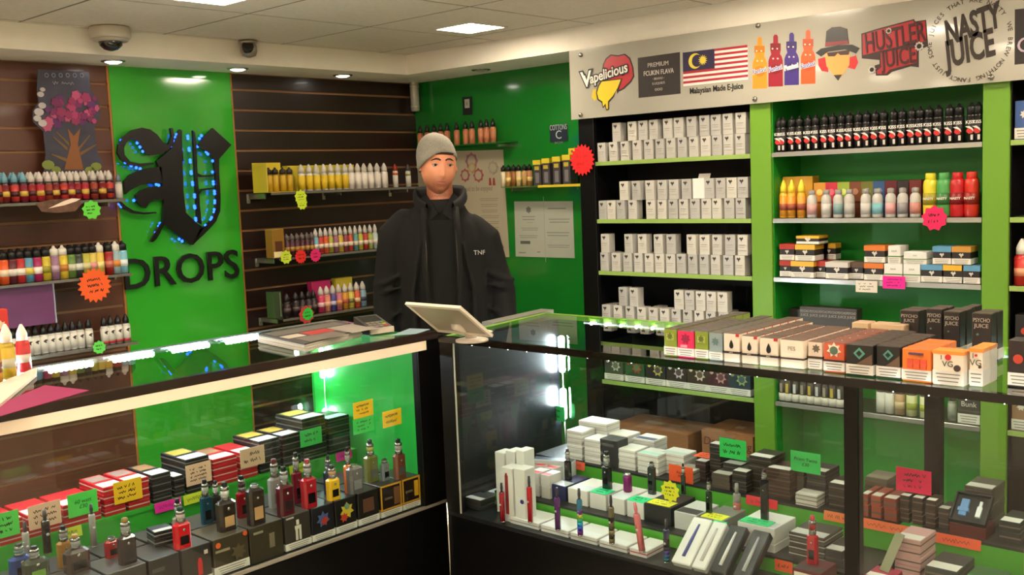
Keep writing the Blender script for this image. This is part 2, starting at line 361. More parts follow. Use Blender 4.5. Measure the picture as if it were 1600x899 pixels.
bpoly([(962, 440), (968, 400), (985, 365), (1015, 340), (1062, 345), (1105, 335), (1138, 362), (1158, 420), (1164, 478), (1143, 515), (1100, 556), (1055, 578), (1050, 505), (965, 500)], (24, 18, 18), *A)
bpoly([(970, 440), (976, 400), (992, 370), (1020, 348), (1062, 353), (1102, 343), (1130, 367), (1150, 420), (1156, 475), (1137, 508), (1095, 548), (1060, 568), (1055, 500), (975, 495)], (186, 32, 46), *A, 2)
bpoly([(955, 505), (1090, 490), (1068, 560), (1060, 585), (1052, 560), (1035, 605), (1006, 640), (1006, 684), (990, 690), (980, 660), (968, 676), (960, 642), (935, 625), (925, 580), (938, 535)], (40, 30, 12), *A, 3)
bpoly([(962, 510), (1080, 496), (1060, 550), (1030, 600), (1000, 633), (1000, 680), (991, 682), (985, 645), (970, 668), (966, 634), (942, 618), (932, 580), (945, 538)], (232, 200, 32), *A, 4)
bpoly([(905, 560), (925, 555), (928, 620), (915, 630), (897, 605)], (214, 186, 40), *A, 2)
for s_, b_, c_, k_ in (('Vapelicious', .012, (16, 14, 14), 6), ('Vapelicious', .002, (240, 234, 222), 8)):
    btext(s_, 985, 465, *A, .062, c_, 9, k_, bold=b_*.55, sx=.86, shear=.12)
btext('V', 868, 500, *A, .10, (16, 14, 14), 4, 7, bold=.007); btext('V', 868, 500, *A, .098, (240, 234, 222), 4, 9, bold=.001)
bpoly([(1185, 362), (1448, 325), (1452, 585), (1190, 612)], (46, 38, 36), *A)
btext('PREMIUM', 1312, 402, *A, .026, (190, 182, 172), 0, 3); btext('FCUKIN FLAVA', 1315, 452, *A, .029, (205, 198, 186), 0, 3, sx=.78)
btext('· BRAND ·', 1316, 490, *A, .014, (170, 162, 152), 0, 3); btext('E-LIQUIDS', 1316, 520, *A, .014, (170, 162, 152), 0, 3); btext('ooo', 1316, 555, *A, .024, (160, 152, 142), 0, 3)
# flag
def flg(u, v): return bp(90+(627-90)*u+5*v, 438-65*u+(718-438+7*u)*v*(1-.0), *B)
for k in range(14):
    q = [flg(0, k/14), flg(1, k/14), flg(1, (k+1)/14), flg(0, (k+1)/14)]
    MB().prism(q, -.0006, 0).build('flag_stripe', M((170, 34, 48) if k % 2 == 0 else (236, 220, 214), .45), ban)
MB().prism([flg(0, 0), flg(.49, 0), flg(.49, 8/14), flg(0, 8/14)], -.0014, 0).build('flag_canton', M((44, 36, 66), .45), ban)
fc = flg(.19, .29); rr = .031
cres = [(fc[0]+rr*math.cos(a), fc[1]+rr*math.sin(a)) for a in [R_(40+280*i/20) for i in range(21)]]+[(fc[0]+rr*.3+rr*.8*math.cos(a), fc[1]+rr*.8*math.sin(a)) for a in [R_(300-240*i/16) for i in range(17)]]
MB().prism(cres, -.002, 0).build('flag_crescent', M((222, 200, 70), .45), ban)
fs_ = flg(.31, .29); MB().prism([(fs_[0]+x, fs_[1]+z) for x, z in star_pts(14, .022, .012)], -.002, 0).build('flag_star', M((222, 200, 70), .45), ban)
btext('Malaysian Made E-Juice', 366, 738, *B, .0335, (26, 22, 22), 0, 2, bold=.0006, sx=.8)
for cx, yt, yb, c, dk in ((730, 308, 740, (232, 140, 36), (60, 70, 160)), (862, 288, 722, (150, 24, 44), (60, 70, 180)), (995, 272, 710, (62, 40, 122), (180, 200, 230)), (1132, 248, 700, (226, 86, 34), (50, 70, 190))):
    h = yb-yt; q = lambda dx, f: (cx+dx, yt+f*h)
    bpoly([q(-60, 1), q(-60, .5), q(-48, .42), q(-36, .38), q(-44, .30), q(-44, .17), q(-20, .16), q(-20, .04), q(-10, 0), q(10, 0), q(20, .04), q(20, .16), q(42, .17), q(42, .30), q(36, .37), q(50, .42), q(60, .5), q(60, .99)], c, *B, 1, 'bottle_print')
    bpoly([q(-44, .30), q(-44, .17), q(42, .17), q(42, .30)], tuple(int(v*.8) for v in c), *B, 2, 'collar_print')
    bpoly([(cx+44*math.cos(t), yt+.66*h+44*math.sin(t)) for t in [2*math.pi*i/16 for i in range(16)]], tuple(int(v*.86) for v in c), *B, 2, 'label_print')
    btext('Fantasi', cx, yt+.65*h, *B, .025, (236, 230, 224), 8, 5, bold=.0018, sx=.85); btext('Fantasi', cx, yt+.65*h, *B, .025, dk, 8, 7, sx=.85)
    for dx, f in ((-25, .27), (14, .27), (-20, .46), (18, .46)): bpoly([(cx+dx+7*math.cos(t), yt+f*h+7*math.sin(t)) for t in [2*math.pi*i/8 for i in range(8)]], (240, 205, 180), *B, 3, 'highlight_print')
# plain hat emblem
bpoly([(1215, 490), (1290, 470), (1300, 600), (1245, 590), (1218, 545)], (196, 26, 34), *B, 1); bpoly([(1470, 480), (1530, 460), (1548, 520), (1520, 578), (1455, 560)], (196, 26, 34), *B, 1)
bpoly([(1270, 440), (1480, 430), (1475, 540), (1430, 610), (1381, 668), (1330, 610), (1285, 550)], (214, 160, 84), *B, 2)
bpoly([(1345, 625), (1415, 620), (1381, 670)], (40, 34, 34), *B, 3)
bpoly([(1290, 440), (1480, 415), (1470, 455), (1400, 458), (1380, 440), (1355, 468), (1300, 470)], (60, 22, 22), *B, 3)
bpoly([(1196, 440), (1240, 405), (1390, 375), (1500, 372), (1560, 400), (1530, 445), (1440, 410), (1300, 430), (1240, 470)], (28, 24, 24), *B, 4); bpoly([(1275, 385), (1285, 260), (1330, 228), (1400, 222), (1455, 240), (1470, 365)], (30, 26, 26), *B, 4); bpoly([(1276, 388), (1279, 352), (1468, 335), (1471, 366), (1380, 374)], (128, 28, 34), *B, 5)
# red logo
bpoly([(244, 280), (380, 238), (682, 158), (692, 178), (782, 164), (800, 385), (722, 414), (722, 560), (655, 552), (500, 598), (462, 628), (366, 630), (354, 545), (395, 532), (395, 500), (248, 486)], (44, 14, 16), *C)
bpoly([(254, 288), (384, 250), (676, 170), (686, 190), (774, 176), (785, 340), (560, 385), (258, 460)], (176, 30, 40), *C, 2); bpoly([(404, 440), (705, 380), (705, 520), (480, 580), (452, 612), (376, 616), (372, 590), (410, 560)], (166, 28, 38), *C, 2)
btext('HUSTLER', 520, 320, *C, .098, (60, 14, 20), 5, 5, fit=500, bold=.001); btext('JUICE', 555, 480, *C, .085, (60, 14, 20), 5, 5, fit=290, bold=.001)
for x, y, r in ((475, 258, 26), (728, 385, 38), (335, 580, 35)):
    lx, lz = bp(x, y, *C); q = r/5.32/420
    MB().prism([(lx+a*1.0, lz+c_) for a, c_ in star_pts(9, q, q*.75)], -.0042, 0).build('bullet_hole', M((190, 180, 172), .5), ban); MB().prism([(lx+a, lz+c_) for a, c_ in ell(q*.5, q*.5)], -.0048, 0).build('bullet_hole', INK, ban)
# lettering in a ring
btext('NASTY', 1155, 215, *C, .115, (52, 42, 38), 14, 3, fit=500, bold=.004, shear=.25); btext('JUICE', 1140, 415, *C, .125, (52, 42, 38), 10, 3, fit=440, bold=.004, shear=.12)
cx, cz = bp(1140, 335, *C); ring = 'WE BREW NOTHING FANCY JUST SOME JUICES THAT ARE NASTY  '; RR = .132
for i, ch in enumerate(ring):
    if ch == ' ': continue
    a = R_(15)-2*math.pi*i/len(ring); lo = math.sin(a) < -.2
    o = text(ch, .021, M((70, 60, 54), .5), ban, (cx+RR*math.cos(a), -.001, cz+RR*math.sin(a))); o.rotation_euler = (0, -(a-math.pi/2), 0)
bpoly([(1520, 78), (1900, 40), (1900, 500), (1518, 538)], (44, 38, 38), *C); btext('C', 1600, 380, *C, .07, (190, 170, 190), 0, 3)
for px, py in ((908, 86), (908, 180), (1180, 155), (1549, 121), (1185, 40)):
    p = U(px, py, X=BX); MB().lathe([(.010, 0), (.010, .006), (.007, .009)], 14, T=Matrix.Translation((2-p.y, 0, p.z-2)) @ Matrix.Rotation(R_(90), 4, 'X')).build('standoff_bolt', M((150, 146, 138), .25, 1), ban)

# ================================================================ LIT LETTER SIGN
sg = thing('letter_sign', 'black blackletter sign edged with blue lights above black lettering on the green panel', 'sign', (0, YW-.012, 0))
def sp(zx, zy, Y=YW-.03): p = U(160+zx/3.209, 180+zy/3.209, Y=Y); return (p.x, p.z)
SHP = [[(338, 168), (372, 84), (380, 72), (391, 78), (392, 200), (398, 380), (410, 490), (470, 545), (500, 565), (440, 652), (400, 625), (320, 562), (294, 545), (300, 430), (290, 330), (285, 290), (262, 232), (300, 200)],
       [(68, 190), (73, 150), (95, 108), (140, 77), (190, 64), (230, 72), (265, 97), (297, 138), (322, 148), (338, 110), (333, 66), (344, 66), (352, 100), (346, 152), (320, 178), (280, 197), (235, 203), (203, 188), (188, 160), (165, 128), (140, 120), (112, 137), (100, 167), (103, 200), (132, 234), (180, 243), (248, 238), (248, 249), (180, 259), (125, 252), (86, 224)],
       [(100, 332), (130, 300), (180, 275), (240, 264), (288, 260), (292, 342), (240, 342), (180, 352), (132, 377), (108, 398), (104, 370)],
       [(158, 402), (185, 377), (230, 362), (294, 358), (297, 424), (250, 426), (226, 440), (211, 467), (190, 457), (165, 437)],
       [(66, 430), (84, 432), (112, 458), (150, 480), (200, 488), (262, 485), (262, 494), (200, 499), (145, 494), (98, 472)],
       [(232, 634), (250, 600), (284, 540), (302, 545), (281, 592), (263, 622), (246, 637)],
       [(446, 78), (456, 88), (463, 150), (469, 300), (481, 460), (490, 548), (468, 532), (461, 400), (451, 200)],
       [(545, 66), (638, 150), (577, 220), (577, 300), (584, 400), (582, 482), (562, 532), (522, 577), (446, 650), (478, 575), (508, 557), (544, 521), (560, 470), (563, 400), (558, 300), (551, 227), (528, 192), (484, 164), (468, 155), (498, 112)],
       [(466, 290), (490, 302), (552, 300), (552, 308), (488, 312), (468, 306)], [(474, 384), (488, 370), (555, 363), (555, 370), (490, 380), (478, 396)]]
for s_ in SHP: MB().prism([sp(x, y) for x, y in s_], -.034, -.018).build('letter_stroke', M((10, 9, 10), .3), sg)
MB().box(2.45, 2.53, -.018, .006, 1.45, 1.5).box(2.47, 2.55, -.018, .006, 1.7, 1.75).build('letter_mount', BLACK, sg)
dots = [(90, 128), (82, 148), (78, 182), (92, 212), (110, 238), (140, 254), (165, 264), (185, 270), (148, 114), (170, 140), (184, 160), (198, 182), (367, 98), (362, 112), (356, 132), (346, 160), (423, 106), (424, 118), (430, 168), (431, 178), (435, 226), (436, 236), (440, 284), (441, 294), (447, 338), (448, 349), (457, 400), (458, 411), (457, 456), (459, 466), (463, 518), (464, 528), (492, 104), (482, 118), (472, 158), (516, 186), (524, 196), (548, 230), (547, 286), (551, 334), (552, 346), (557, 382), (558, 394), (559, 430), (559, 440), (556, 474), (555, 486), (543, 514), (538, 524), (512, 553), (278, 352), (266, 348), (153, 428), (80, 446), (90, 458), (284, 544), (278, 558), (262, 590), (256, 604), (395, 632), (380, 622)]
lb = MB()
for x, y in dots:
    p = sp(x, y); lb.lathe([(.001, -.007), (.0055, -.004), (.007, 0), (.0055, .004), (.001, .007)], 8, (p[0], -.026, p[1]))
lb = lb.build('blue_led_lamps', lamp_mat((.010, .05, 1.0), 8), sg); lb['kind'] = 'stuff'
dl, dr = U(192, 428, Y=YW-.02), U(371, 415, Y=YW-.02)
me = text_mesh('DROPS', .175, M((16, 20, 16), .4), ext=.006, bold=.0012, sx=1.0)
wd = max(v.co.x for v in me.vertices)-min(v.co.x for v in me.vertices)
o = ob('word_lettering', me, sg, ((dl.x+dr.x)/2, -.012, 1.192)); o.scale = ((dr.x-dl.x)/wd, 1, 1.12)

# ================================================================ CEILING CAMERAS, PIPE
p = U(171, 66, Y=YB-.07)
t = thing('dome_camera', 'large white dome security camera with dark lens on the bulkhead', 'security camera', (p.x, YB, ZC-.028))
RX = Matrix.Rotation(R_(90), 4, 'X')
MB().lathe([(.075, -.02), (.08, -.012), (.08, .018), (.076, .026)], 24, (0, -.08, 0)).build('housing', M((196, 186, 172), .45), t)
MB().lathe([(.004, -.068), (.026, -.062), (.043, -.048), (.052, -.02)], 24, (0, -.08, 0)).build('dome', M((16, 12, 11), .06, coat=1), t)
MB().lathe([(.053, -.032), (.066, -.03), (.074, -.02), (.053, -.02)], 24, (0, -.08, 0)).build('collar', M((180, 170, 156), .35), t)
p = U(388, 70, Y=YB-.05)
t = thing('turret_camera', 'small silver turret security camera beside the dome camera', 'security camera', (p.x, YB, ZC-.006))
MB().lathe([(.036, -.012), (.042, -.006), (.042, .002)], 20, (0, -.05, 0)).build('base', M((170, 160, 150), .3, .7), t)
MB().lathe([(.008, -.072), (.03, -.064), (.038, -.045), (.037, -.02), (.03, -.008)], 20, (0, -.05, 0)).build('ball', M((166, 156, 146), .3, .7), t)
T = Matrix.Translation((-.008, -.052, -.042)) @ Matrix.Rotation(R_(-28), 4, 'Z') @ Matrix.Rotation(R_(62), 4, 'X')
MB().lathe([(.026, .0), (.026, .036), (.02, .038)], 18, T=T).build('lens_window', M((26, 20, 18), .1, coat=.5), t)
pc = U(648, 150, Y=YW-.06)
t = thing('wall_sensor', 'short silvery white cylinder fixed under the bulkhead in the wall corner', 'pipe', (pc.x, YW-.06, 0))
zt, zb = ZB, U(649, 174, Y=YW-.06).z
MB().lathe([(.02, zb), (.025, zb+.006), (.025, zt-.004), (.025, zt)], 18).build('tube', M((196, 190, 178), .4, .3), t)
MB().lathe([(.0262, zb+.02), (.0262, zb+.03)], 18).lathe([(.0262, zt-.03), (.0262, zt-.02)], 18).build('ring', M((222, 218, 206), .3, .5), t)
# ================================================================ THE SHOPKEEPER
def remesh(parts, voxel, name):
    """fuse overlapping closed shapes into one continuous surface"""
    me = parts.mesh([], name); o = bpy.data.objects.new('tmp', me); COL.objects.link(o)
    m = o.modifiers.new('r', 'REMESH'); m.mode = 'VOXEL'; m.voxel_size = voxel; m.use_smooth_shade = True
    s = o.modifiers.new('s', 'SMOOTH'); s.iterations = 6; s.factor = .5
    dg = bpy.context.evaluated_depsgraph_get(); out = bpy.data.meshes.new_from_object(o.evaluated_get(dg)); bpy.data.objects.remove(o); out.name = name
    out.materials.clear(); return out
def loft(mb, secs, n=24):
    """closed loft of elliptic sections (cx, cy, z, rx, ry)"""
    vs = []; fs = []
    for cx, cy, z, rx, ry in secs: vs += [(cx+rx*math.cos(2*math.pi*i/n), cy+ry*math.sin(2*math.pi*i/n), z) for i in range(n)]
    for k in range(len(secs)-1): fs += [(k*n+i, k*n+(i+1) % n, (k+1)*n+(i+1) % n, (k+1)*n+i) for i in range(n)]
    fs.append(tuple(range(n-1, -1, -1))); e = (len(secs)-1)*n; fs.append(tuple(range(e, e+n))); mb.add(vs, fs, 0, True)
def limb(mb, pts, rs, n=12):
    """rounded tapering limb through points"""
    P = [Vector(p) for p in pts]; d0 = (P[0]-P[1]).normalized(); d1 = (P[-1]-P[-2]).normalized()
    Q = [P[0]+d0*rs[0]*.9, P[0]+d0*rs[0]*.5]+P+[P[-1]+d1*rs[-1]*.5, P[-1]+d1*rs[-1]*.9]; rr = [rs[0]*.3, rs[0]*.85]+list(rs)+[rs[-1]*.85, rs[-1]*.3]
    mb.tube(Q, 0, n, rs=rr)
MAN = thing('person', 'man in a grey beanie and black jacket standing behind the counter corner', 'person', (3.03, 3.16, 0), R_(-45))
HZ = 1.622; HX = .0
body = MB()
loft(body, [(0, 0, .80, .15, .11), (0, 0, .9, .175, .125), (0, 0, 1.05, .16, .115), (0, 0, 1.2, .15, .10), (0, 0, 1.33, .14, .09), (0, .005, 1.39, .10, .07), (0, .008, 1.45, .062, .06), (HX*.5, .012, 1.50, .056, .058), (HX, .012, 1.58, .055, .06)])
for s in (-1, 1):
    limb(body, [(s*.12, 0, 1.30), (s*.18, .015, 1.22), (s*.238, .022, 1.10), (s*.24, -.045, .87), (s*.225, -.055, .84)], [.045, .045, .04, .032, .03])
    limb(body, [(s*.225, -.055, .84), (s*.222, -.07, .79)], [.034, .036])
    for k, (ox, ln) in enumerate(((-.028, .062), (-.009, .074), (.010, .07), (.028, .056))):
        a = Vector((s*.222, -.07+ox*.9, .775)); limb(body, [a, a+Vector((-s*.006, -.004, -ln*.55)), a+Vector((-s*.018, -.008, -ln))], [.0095, .0088, .0075], 8)
    limb(body, [(s*.212, -.085, .80), (s*.197, -.108, .77), (s*.186, -.112, .745)], [.011, .0105, .009], 8)
    limb(body, [(s*.085, 0, .84), (s*.095, -.005, .47), (s*.10, .02, .09)], [.085, .058, .04])
    limb(body, [(s*.10, .03, .05), (s*.105, -.10, .04)], [.042, .036])
bm_ = remesh(body, .0075, 'person_body')
# head
def head_pt(az, el, grow=0):
    """front of the face is -y; returns a point of the head surface"""
    x = math.sin(az)*math.cos(el); y = -math.cos(az)*math.cos(el); z = math.sin(el)
    hw, hd, hh = .0735, .094, .119
    X, Y, Z = x*hw, y*hd, z*hh
    t = max(0, -Z/hh)
    X *= 1-.22*t**1.8*(1 if Y < 0 else .6)
    if Y > 0: Y *= 1-.30*t
    else: Y *= 1+.04*t-.0*t
    if Y < 0:                                   # features on the face
        fr = min(1, (-Y/hd)*1.6)
        g = lambda cx, cz, sx, sz: math.exp(-((X-cx)/sx)**2-((Z-cz)/sz)**2)
        d = 0
        for s in (-1, 1): d += -.0105*g(s*.031, .010, .016, .011)+.0045*g(s*.028, .030, .024, .008)+.005*g(s*.042, -.022, .018, .018)-.003*g(s*.052, -.055, .016, .025)+.0055*g(s*.011, -.034, .007, .006)
        zz = (Z-(-.034)); d += .0225*math.exp(-(X/.0086)**2)*(math.exp(-(zz/.013)**2) if zz < 0 else math.exp(-(zz/.038)**2)*.96)
        d += .0045*g(0, -.058, .02, .006)+.005*g(0, -.070, .018, .006)-.004*g(0, -.0635, .022, .0025)-.003*g(0, -.082, .02, .006)+.009*g(0, -.100, .02, .014)
        Y -= d*fr
    if grow: v = Vector((X, Y, Z)); v += Vector((x/hw, y/hd, z/hh)).normalized()*grow; return v
    return Vector((X, Y, Z))
NA, NE = 88, 60
vs = [head_pt(-math.pi+2*math.pi*i/NA, -math.pi/2+math.pi*(j+.5)/NE) for j in range(NE) for i in range(NA)]
fs = [(j*NA+i, j*NA+(i+1) % NA, (j+1)*NA+(i+1) % NA, (j+1)*NA+i) for j in range(NE-1) for i in range(NA)]
fs += [tuple(range(NA-1, -1, -1)), tuple(range((NE-1)*NA, NE*NA))]
HT = Matrix.Translation((HX, -.022, HZ)) @ Matrix.Rotation(R_(13), 4, 'Z') @ Matrix.Rotation(R_(3), 4, 'Y') @ Matrix.Rotation(R_(3), 4, 'X')
bmx = bmesh.new(); bmx.from_mesh(bm_)
hv = [bmx.verts.new(HT @ v) for v in vs]
for f in fs: bmx.faces.new([hv[i] for i in f]).smooth = True
for s in (-1, 1):                               # ears
    e = MB().lathe([(.004, -.009), (.02, -.006), (.026, .0), (.018, .006), (.006, .003)], 14, sy=.62, T=HT @ Matrix.Translation((s*.074, .012, -.008)) @ Matrix.Rotation(R_(s*75), 4, 'Y') @ Matrix.Rotation(R_(90), 4, 'Z'))
    ev = [bmx.verts.new(v) for v in e.v]
    for f in e.f: bmx.faces.new([ev[i] for i in f]).smooth = True
bmx.to_mesh(bm_); bmx.free()
SKIN = bpy.data.materials.new('skin'); SKIN.use_nodes = True; nt = SKIN.node_tree; pb = nt.nodes['Principled BSDF']
pb.inputs['Roughness'].default_value = .5; pb.inputs['Subsurface Weight'].default_value = .12; pb.inputs['Subsurface Radius'].default_value = (.02, .008, .004); pb.inputs['Subsurface Scale'].default_value = .3
tc = nt.nodes.new('ShaderNodeTexCoord'); sx = nt.nodes.new('ShaderNodeSeparateXYZ'); nt.links.new(tc.outputs['Object'], sx.inputs[0])
mr = nt.nodes.new('ShaderNodeMapRange'); mr.inputs[1].default_value = HZ-.035; mr.inputs[2].default_value = HZ-.075; nt.links.new(sx.outputs['Z'], mr.inputs[0])
m2 = nt.nodes.new('ShaderNodeMapRange'); m2.inputs[1].default_value = HZ-.15; m2.inputs[2].default_value = HZ-.125; nt.links.new(sx.outputs['Z'], m2.inputs[0])
mm = nt.nodes.new('ShaderNodeMath'); mm.operation = 'MULTIPLY'; nt.links.new(mr.outputs[0], mm.inputs[0]); nt.links.new(m2.outputs[0], mm.inputs[1])
nz = nt.nodes.new('ShaderNodeTexNoise'); nz.inputs['Scale'].default_value = 350; nt.links.new(tc.outputs['Object'], nz.inputs[0])
mk = nt.nodes.new('ShaderNodeMath'); mk.operation = 'MULTIPLY'; mk.inputs[1].default_value = 1.5; nt.links.new(mm.outputs[0], mk.inputs[0])
m3 = nt.nodes.new('ShaderNodeMath'); m3.operation = 'MULTIPLY'; nt.links.new(mk.outputs[0], m3.inputs[0]); nt.links.new(nz.outputs[0], m3.inputs[1])
mx = nt.nodes.new('ShaderNodeMix'); mx.data_type = 'RGBA'; nt.links.new(m3.outputs[0], mx.inputs['Factor'])
mx.inputs['A'].default_value = (lin(240), lin(160), lin(124), 1); mx.inputs['B'].default_value = (lin(146), lin(84), lin(60), 1); nt.links.new(mx.outputs['Result'], pb.inputs['Base Color'])
bm_.materials.append(SKIN); ob('body', bm_, MAN)
def face_part(name, mb, mat): o = mb.build(name, mat, MAN); o.matrix_local = HT; return o
for s in (-1, 1):
    face_part('eye', MB().lathe([(.001, -.0105), (.006, -.0085), (.0095, -.0045), (.0105, 0), (.0095, .0045), (.006, .0085), (.001, .0105)], 14, T=Matrix.Translation((s*.031, -.0745, .0085))), M((220, 208, 198), .2))
    face_part('iris', MB().lathe([(.0058, 0), (.0058, .002)], 12, T=Matrix.Translation((s*.031+.001, -.0835, .0085)) @ Matrix.Rotation(R_(90), 4, 'X')), M((42, 36, 34), .15))
    up = [(s*.031+q*.013, -.0845+abs(q)*.0035, .0085+.0062*(1-q*q)) for q in (-1, -.6, -.2, .2, .6, 1)]
    face_part('eyelid', MB().tube(up, .0026, 6), M((188, 128, 100), .5))
    br = [head_pt(s*a, e, .0012) for a, e in ((.14, .235), (.26, .275), (.42, .285), (.58, .255), (.7, .215))]
    face_part('eyebrow', MB().tube(br, .0035, 6, rs=[.0032, .0042, .004, .003, .0015]), M((74, 48, 36), .9))
for z, r, c in ((-.0575, .0034, (176, 104, 88)), (-.0695, .0042, (186, 112, 96))):
    pts = []
    for q in (-1, -.7, -.35, 0, .35, .7, 1):
        x = q*.024; az = math.asin(max(-1, min(1, x/.066))); best = min((head_pt(az, e) for e in [-.8+.01*i for i in range(60)]), key=lambda v: abs(v.z-(z+(-.0635-z)*abs(q)**2.2)))
        pts.append((best.x, best.y+.001, best.z))
    face_part('lip', MB().tube(pts, r, 8, rs=[r*.3, r*.75, r, r, r, r*.75, r*.3]), M(c, .45))
# beanie
NAh, NEh = 72, 26; vs = []
for j in range(NEh+1):
    for i in range(NAh):
        az = -math.pi+2*math.pi*i/NAh; f = math.cos(az); low = .30+.17*f-.20*(1-f)*.5+.12*math.sin(az)*(.5-.5*f)-(.26 if math.sin(az) < 0 else .04)*abs(math.sin(az))**1.5
        el = low+(math.pi/2-.03-low)*(j/NEh); g = .010+.010*math.sin(math.pi*min(1, j/NEh*1.15))+.001*math.sin(az*36)
        if j < 5: g += .003*(1-abs(j-2)/3)
        p = head_pt(az, el, g); p.z += .012*max(0, math.sin(el))**3; p.y += .022*max(0, math.sin(el)-.2)*(1 if True else 0); p.x -= .017*max(0, math.sin(el)); vs.append(p)
fs = [(j*NAh+i, j*NAh+(i+1) % NAh, (j+1)*NAh+(i+1) % NAh, (j+1)*NAh+i) for j in range(NEh) for i in range(NAh)]+[tuple(range(NEh*NAh, NEh*NAh+NAh))]
KN = M((150, 144, 132), .95, noise=.18, scale=220, bump=.6, name='grey_knit')
bn = face_part('beanie', MB().add(vs, fs, 0, True), KN)
md = bn.modifiers.new('thick', 'SOLIDIFY'); md.thickness = .005; md.offset = -1
hr = [head_pt(a, .475+.02*math.cos(a*3), .002) for a in [-.75+.1*i for i in range(16)]]
face_part('hair', MB().tube(hr, .006, 6), M((52, 34, 26), .9))
# clothes
JK = M((10, 9, 9), .9, noise=.25, scale=30, bump=.3, name='black_jacket'); POLO = M((8, 7, 7), .95, noise=.2, scale=60)
jk = MB()
loft(jk, [(0, .01, .70, .185, .135), (0, .01, .85, .20, .15), (0, .005, 1.0, .198, .148), (0, .005, 1.15, .197, .145), (-.004, .005, 1.30, .196, .138), (-.012, .008, 1.38, .172, .118), (-.012, .012, 1.43, .128, .098), (0, .014, 1.475, .092, .088), (0, .014, 1.485, .07, .07)], 28)
for s in (-1, 1):
    dn = .035 if s > 0 else 0; di = .02 if s > 0 else 0
    limb(jk, [(s*(.15-di), .008, 1.395-dn), (s*(.198-di), .012, 1.345-dn), (s*(.226-di*.7), .02, 1.19-dn*.5), (s*.243, .025, 1.08), (s*.25, -.01, .96), (s*.243, -.045, .865)], [.06, .073, .068, .065, .056, .047], 16)
    for z, a in ((1.12, .3), (1.02, -.2), (1.17, .0)): limb(jk, [(s*.19, -.06, z), (s*.25, -.05, z-.03+a*.05), (s*.3, 0, z-.04)], [.008, .012, .008], 8)
    limb(jk, [(s*.09, -.125, 1.30), (s*.13, -.135, 1.1), (s*.12, -.14, .85)], [.006, .012, .014], 8)
jm = remesh(jk, .008, 'jacket'); jm.materials.append(JK); ob('jacket', jm, MAN)
for s in (-1, 1):                               # raised front edges of the open jacket
    pts = [(s*.066, -.10, 1.45), (s*.068, -.135, 1.36), (s*.07, -.146, 1.2), (s*.06, -.15, 1.0), (s*.055, -.148, .72)]
    MB().tube(pts, .012, 10, rs=[.012, .014, .013, .013, .012]).build('jacket_edge', JK, MAN)
    zp = [(x-s*.006, y-.0115, z) for x, y, z in pts[1:4]]
    MB().tube(zp, .0022, 6).build('zip', M((66, 62, 58), .3, .8), MAN)
MB().add([(x, -.123-.004*math.cos(x*20)-.06*(1.40-z), z) for z in (1.40, 1.2) for x in (-.06, -.03, 0, .03, .06)]+[(x, -.153, .72) for x in (-.06, -.03, 0, .03, .06)], [(i, i+1, i+6, i+5)[::-1] for i in range(4)]+[(5+i, 6+i, 11+i, 10+i)[::-1] for i in range(4)], 0, True).build('polo_shirt', POLO, MAN)
cv = []; n = 30                                   # jacket collar standing round the neck, open in front
for k, (dz, dr) in enumerate(((0, 0), (.03, .004), (.06, .012), (.075, .02), (.06, .03), (.03, .034))):
    for i in range(n+1):
        a = R_(32)+R_(296)*i/n; f = -math.cos(a); fr = max(0, math.cos(a))
        cv.append(((.082+dr)*math.sin(a), .006-(.074+dr)*math.cos(a)*(1+.45*fr), 1.46+dz*(1-.12*fr)-.055*fr+.008*f))
MB().add(cv, [(k*(n+1)+i, k*(n+1)+i+1, (k+1)*(n+1)+i+1, (k+1)*(n+1)+i) for k in range(5) for i in range(n)], 0, True).build('jacket_collar', JK, MAN)
for s in (-1, 1):                               # polo collar leaves and plackets
    MB().add([(s*.056, -.045, 1.51), (s*.008, -.098, 1.435), (s*.055, -.118, 1.40), (s*.08, -.06, 1.49), (s*.056, -.05, 1.50), (s*.010, -.106, 1.427), (s*.056, -.126, 1.391), (s*.086, -.064, 1.483)], [(0, 1, 2, 3), (4, 7, 6, 5), (0, 4, 5, 1), (1, 5, 6, 2), (2, 6, 7, 3), (3, 7, 4, 0)], 0).build('polo_collar', POLO, MAN)
MB().lathe([(.005, 0), (.005, .002)], 10, T=Matrix.Translation((.002, -.128, 1.345)) @ Matrix.Rotation(R_(90), 4, 'X')).build('polo_button', M((40, 38, 36), .4), MAN)
text('TNF', .026, M((170, 166, 158), .7), MAN, (.155, -.142, 1.26), 'chest_emblem')
TR = M((24, 24, 30), .9)
tr = MB()
for s in (-1, 1): limb(tr, [(s*.085, .0, .82), (s*.095, -.005, .47), (s*.10, .02, .10)], [.105, .078, .062], 14)
loft(tr, [(0, 0, .76, .165, .125), (0, 0, .88, .185, .135), (0, 0, .98, .175, .13)])
tm = remesh(tr, .01, 'trousers'); tm.materials.append(TR); ob('trousers', tm, MAN)
for s in (-1, 1):
    sh = MB(); limb(sh, [(s*.10, .045, .055), (s*.103, -.05, .05), (s*.106, -.125, .04)], [.052, .05, .038], 12)
    sm = remesh(sh, .008, 'shoe')
    for v in sm.vertices: v.co.z = max(0.001, v.co.z)
    sm.materials.append(M((22, 20, 20), .5)); ob('shoe', sm, MAN)
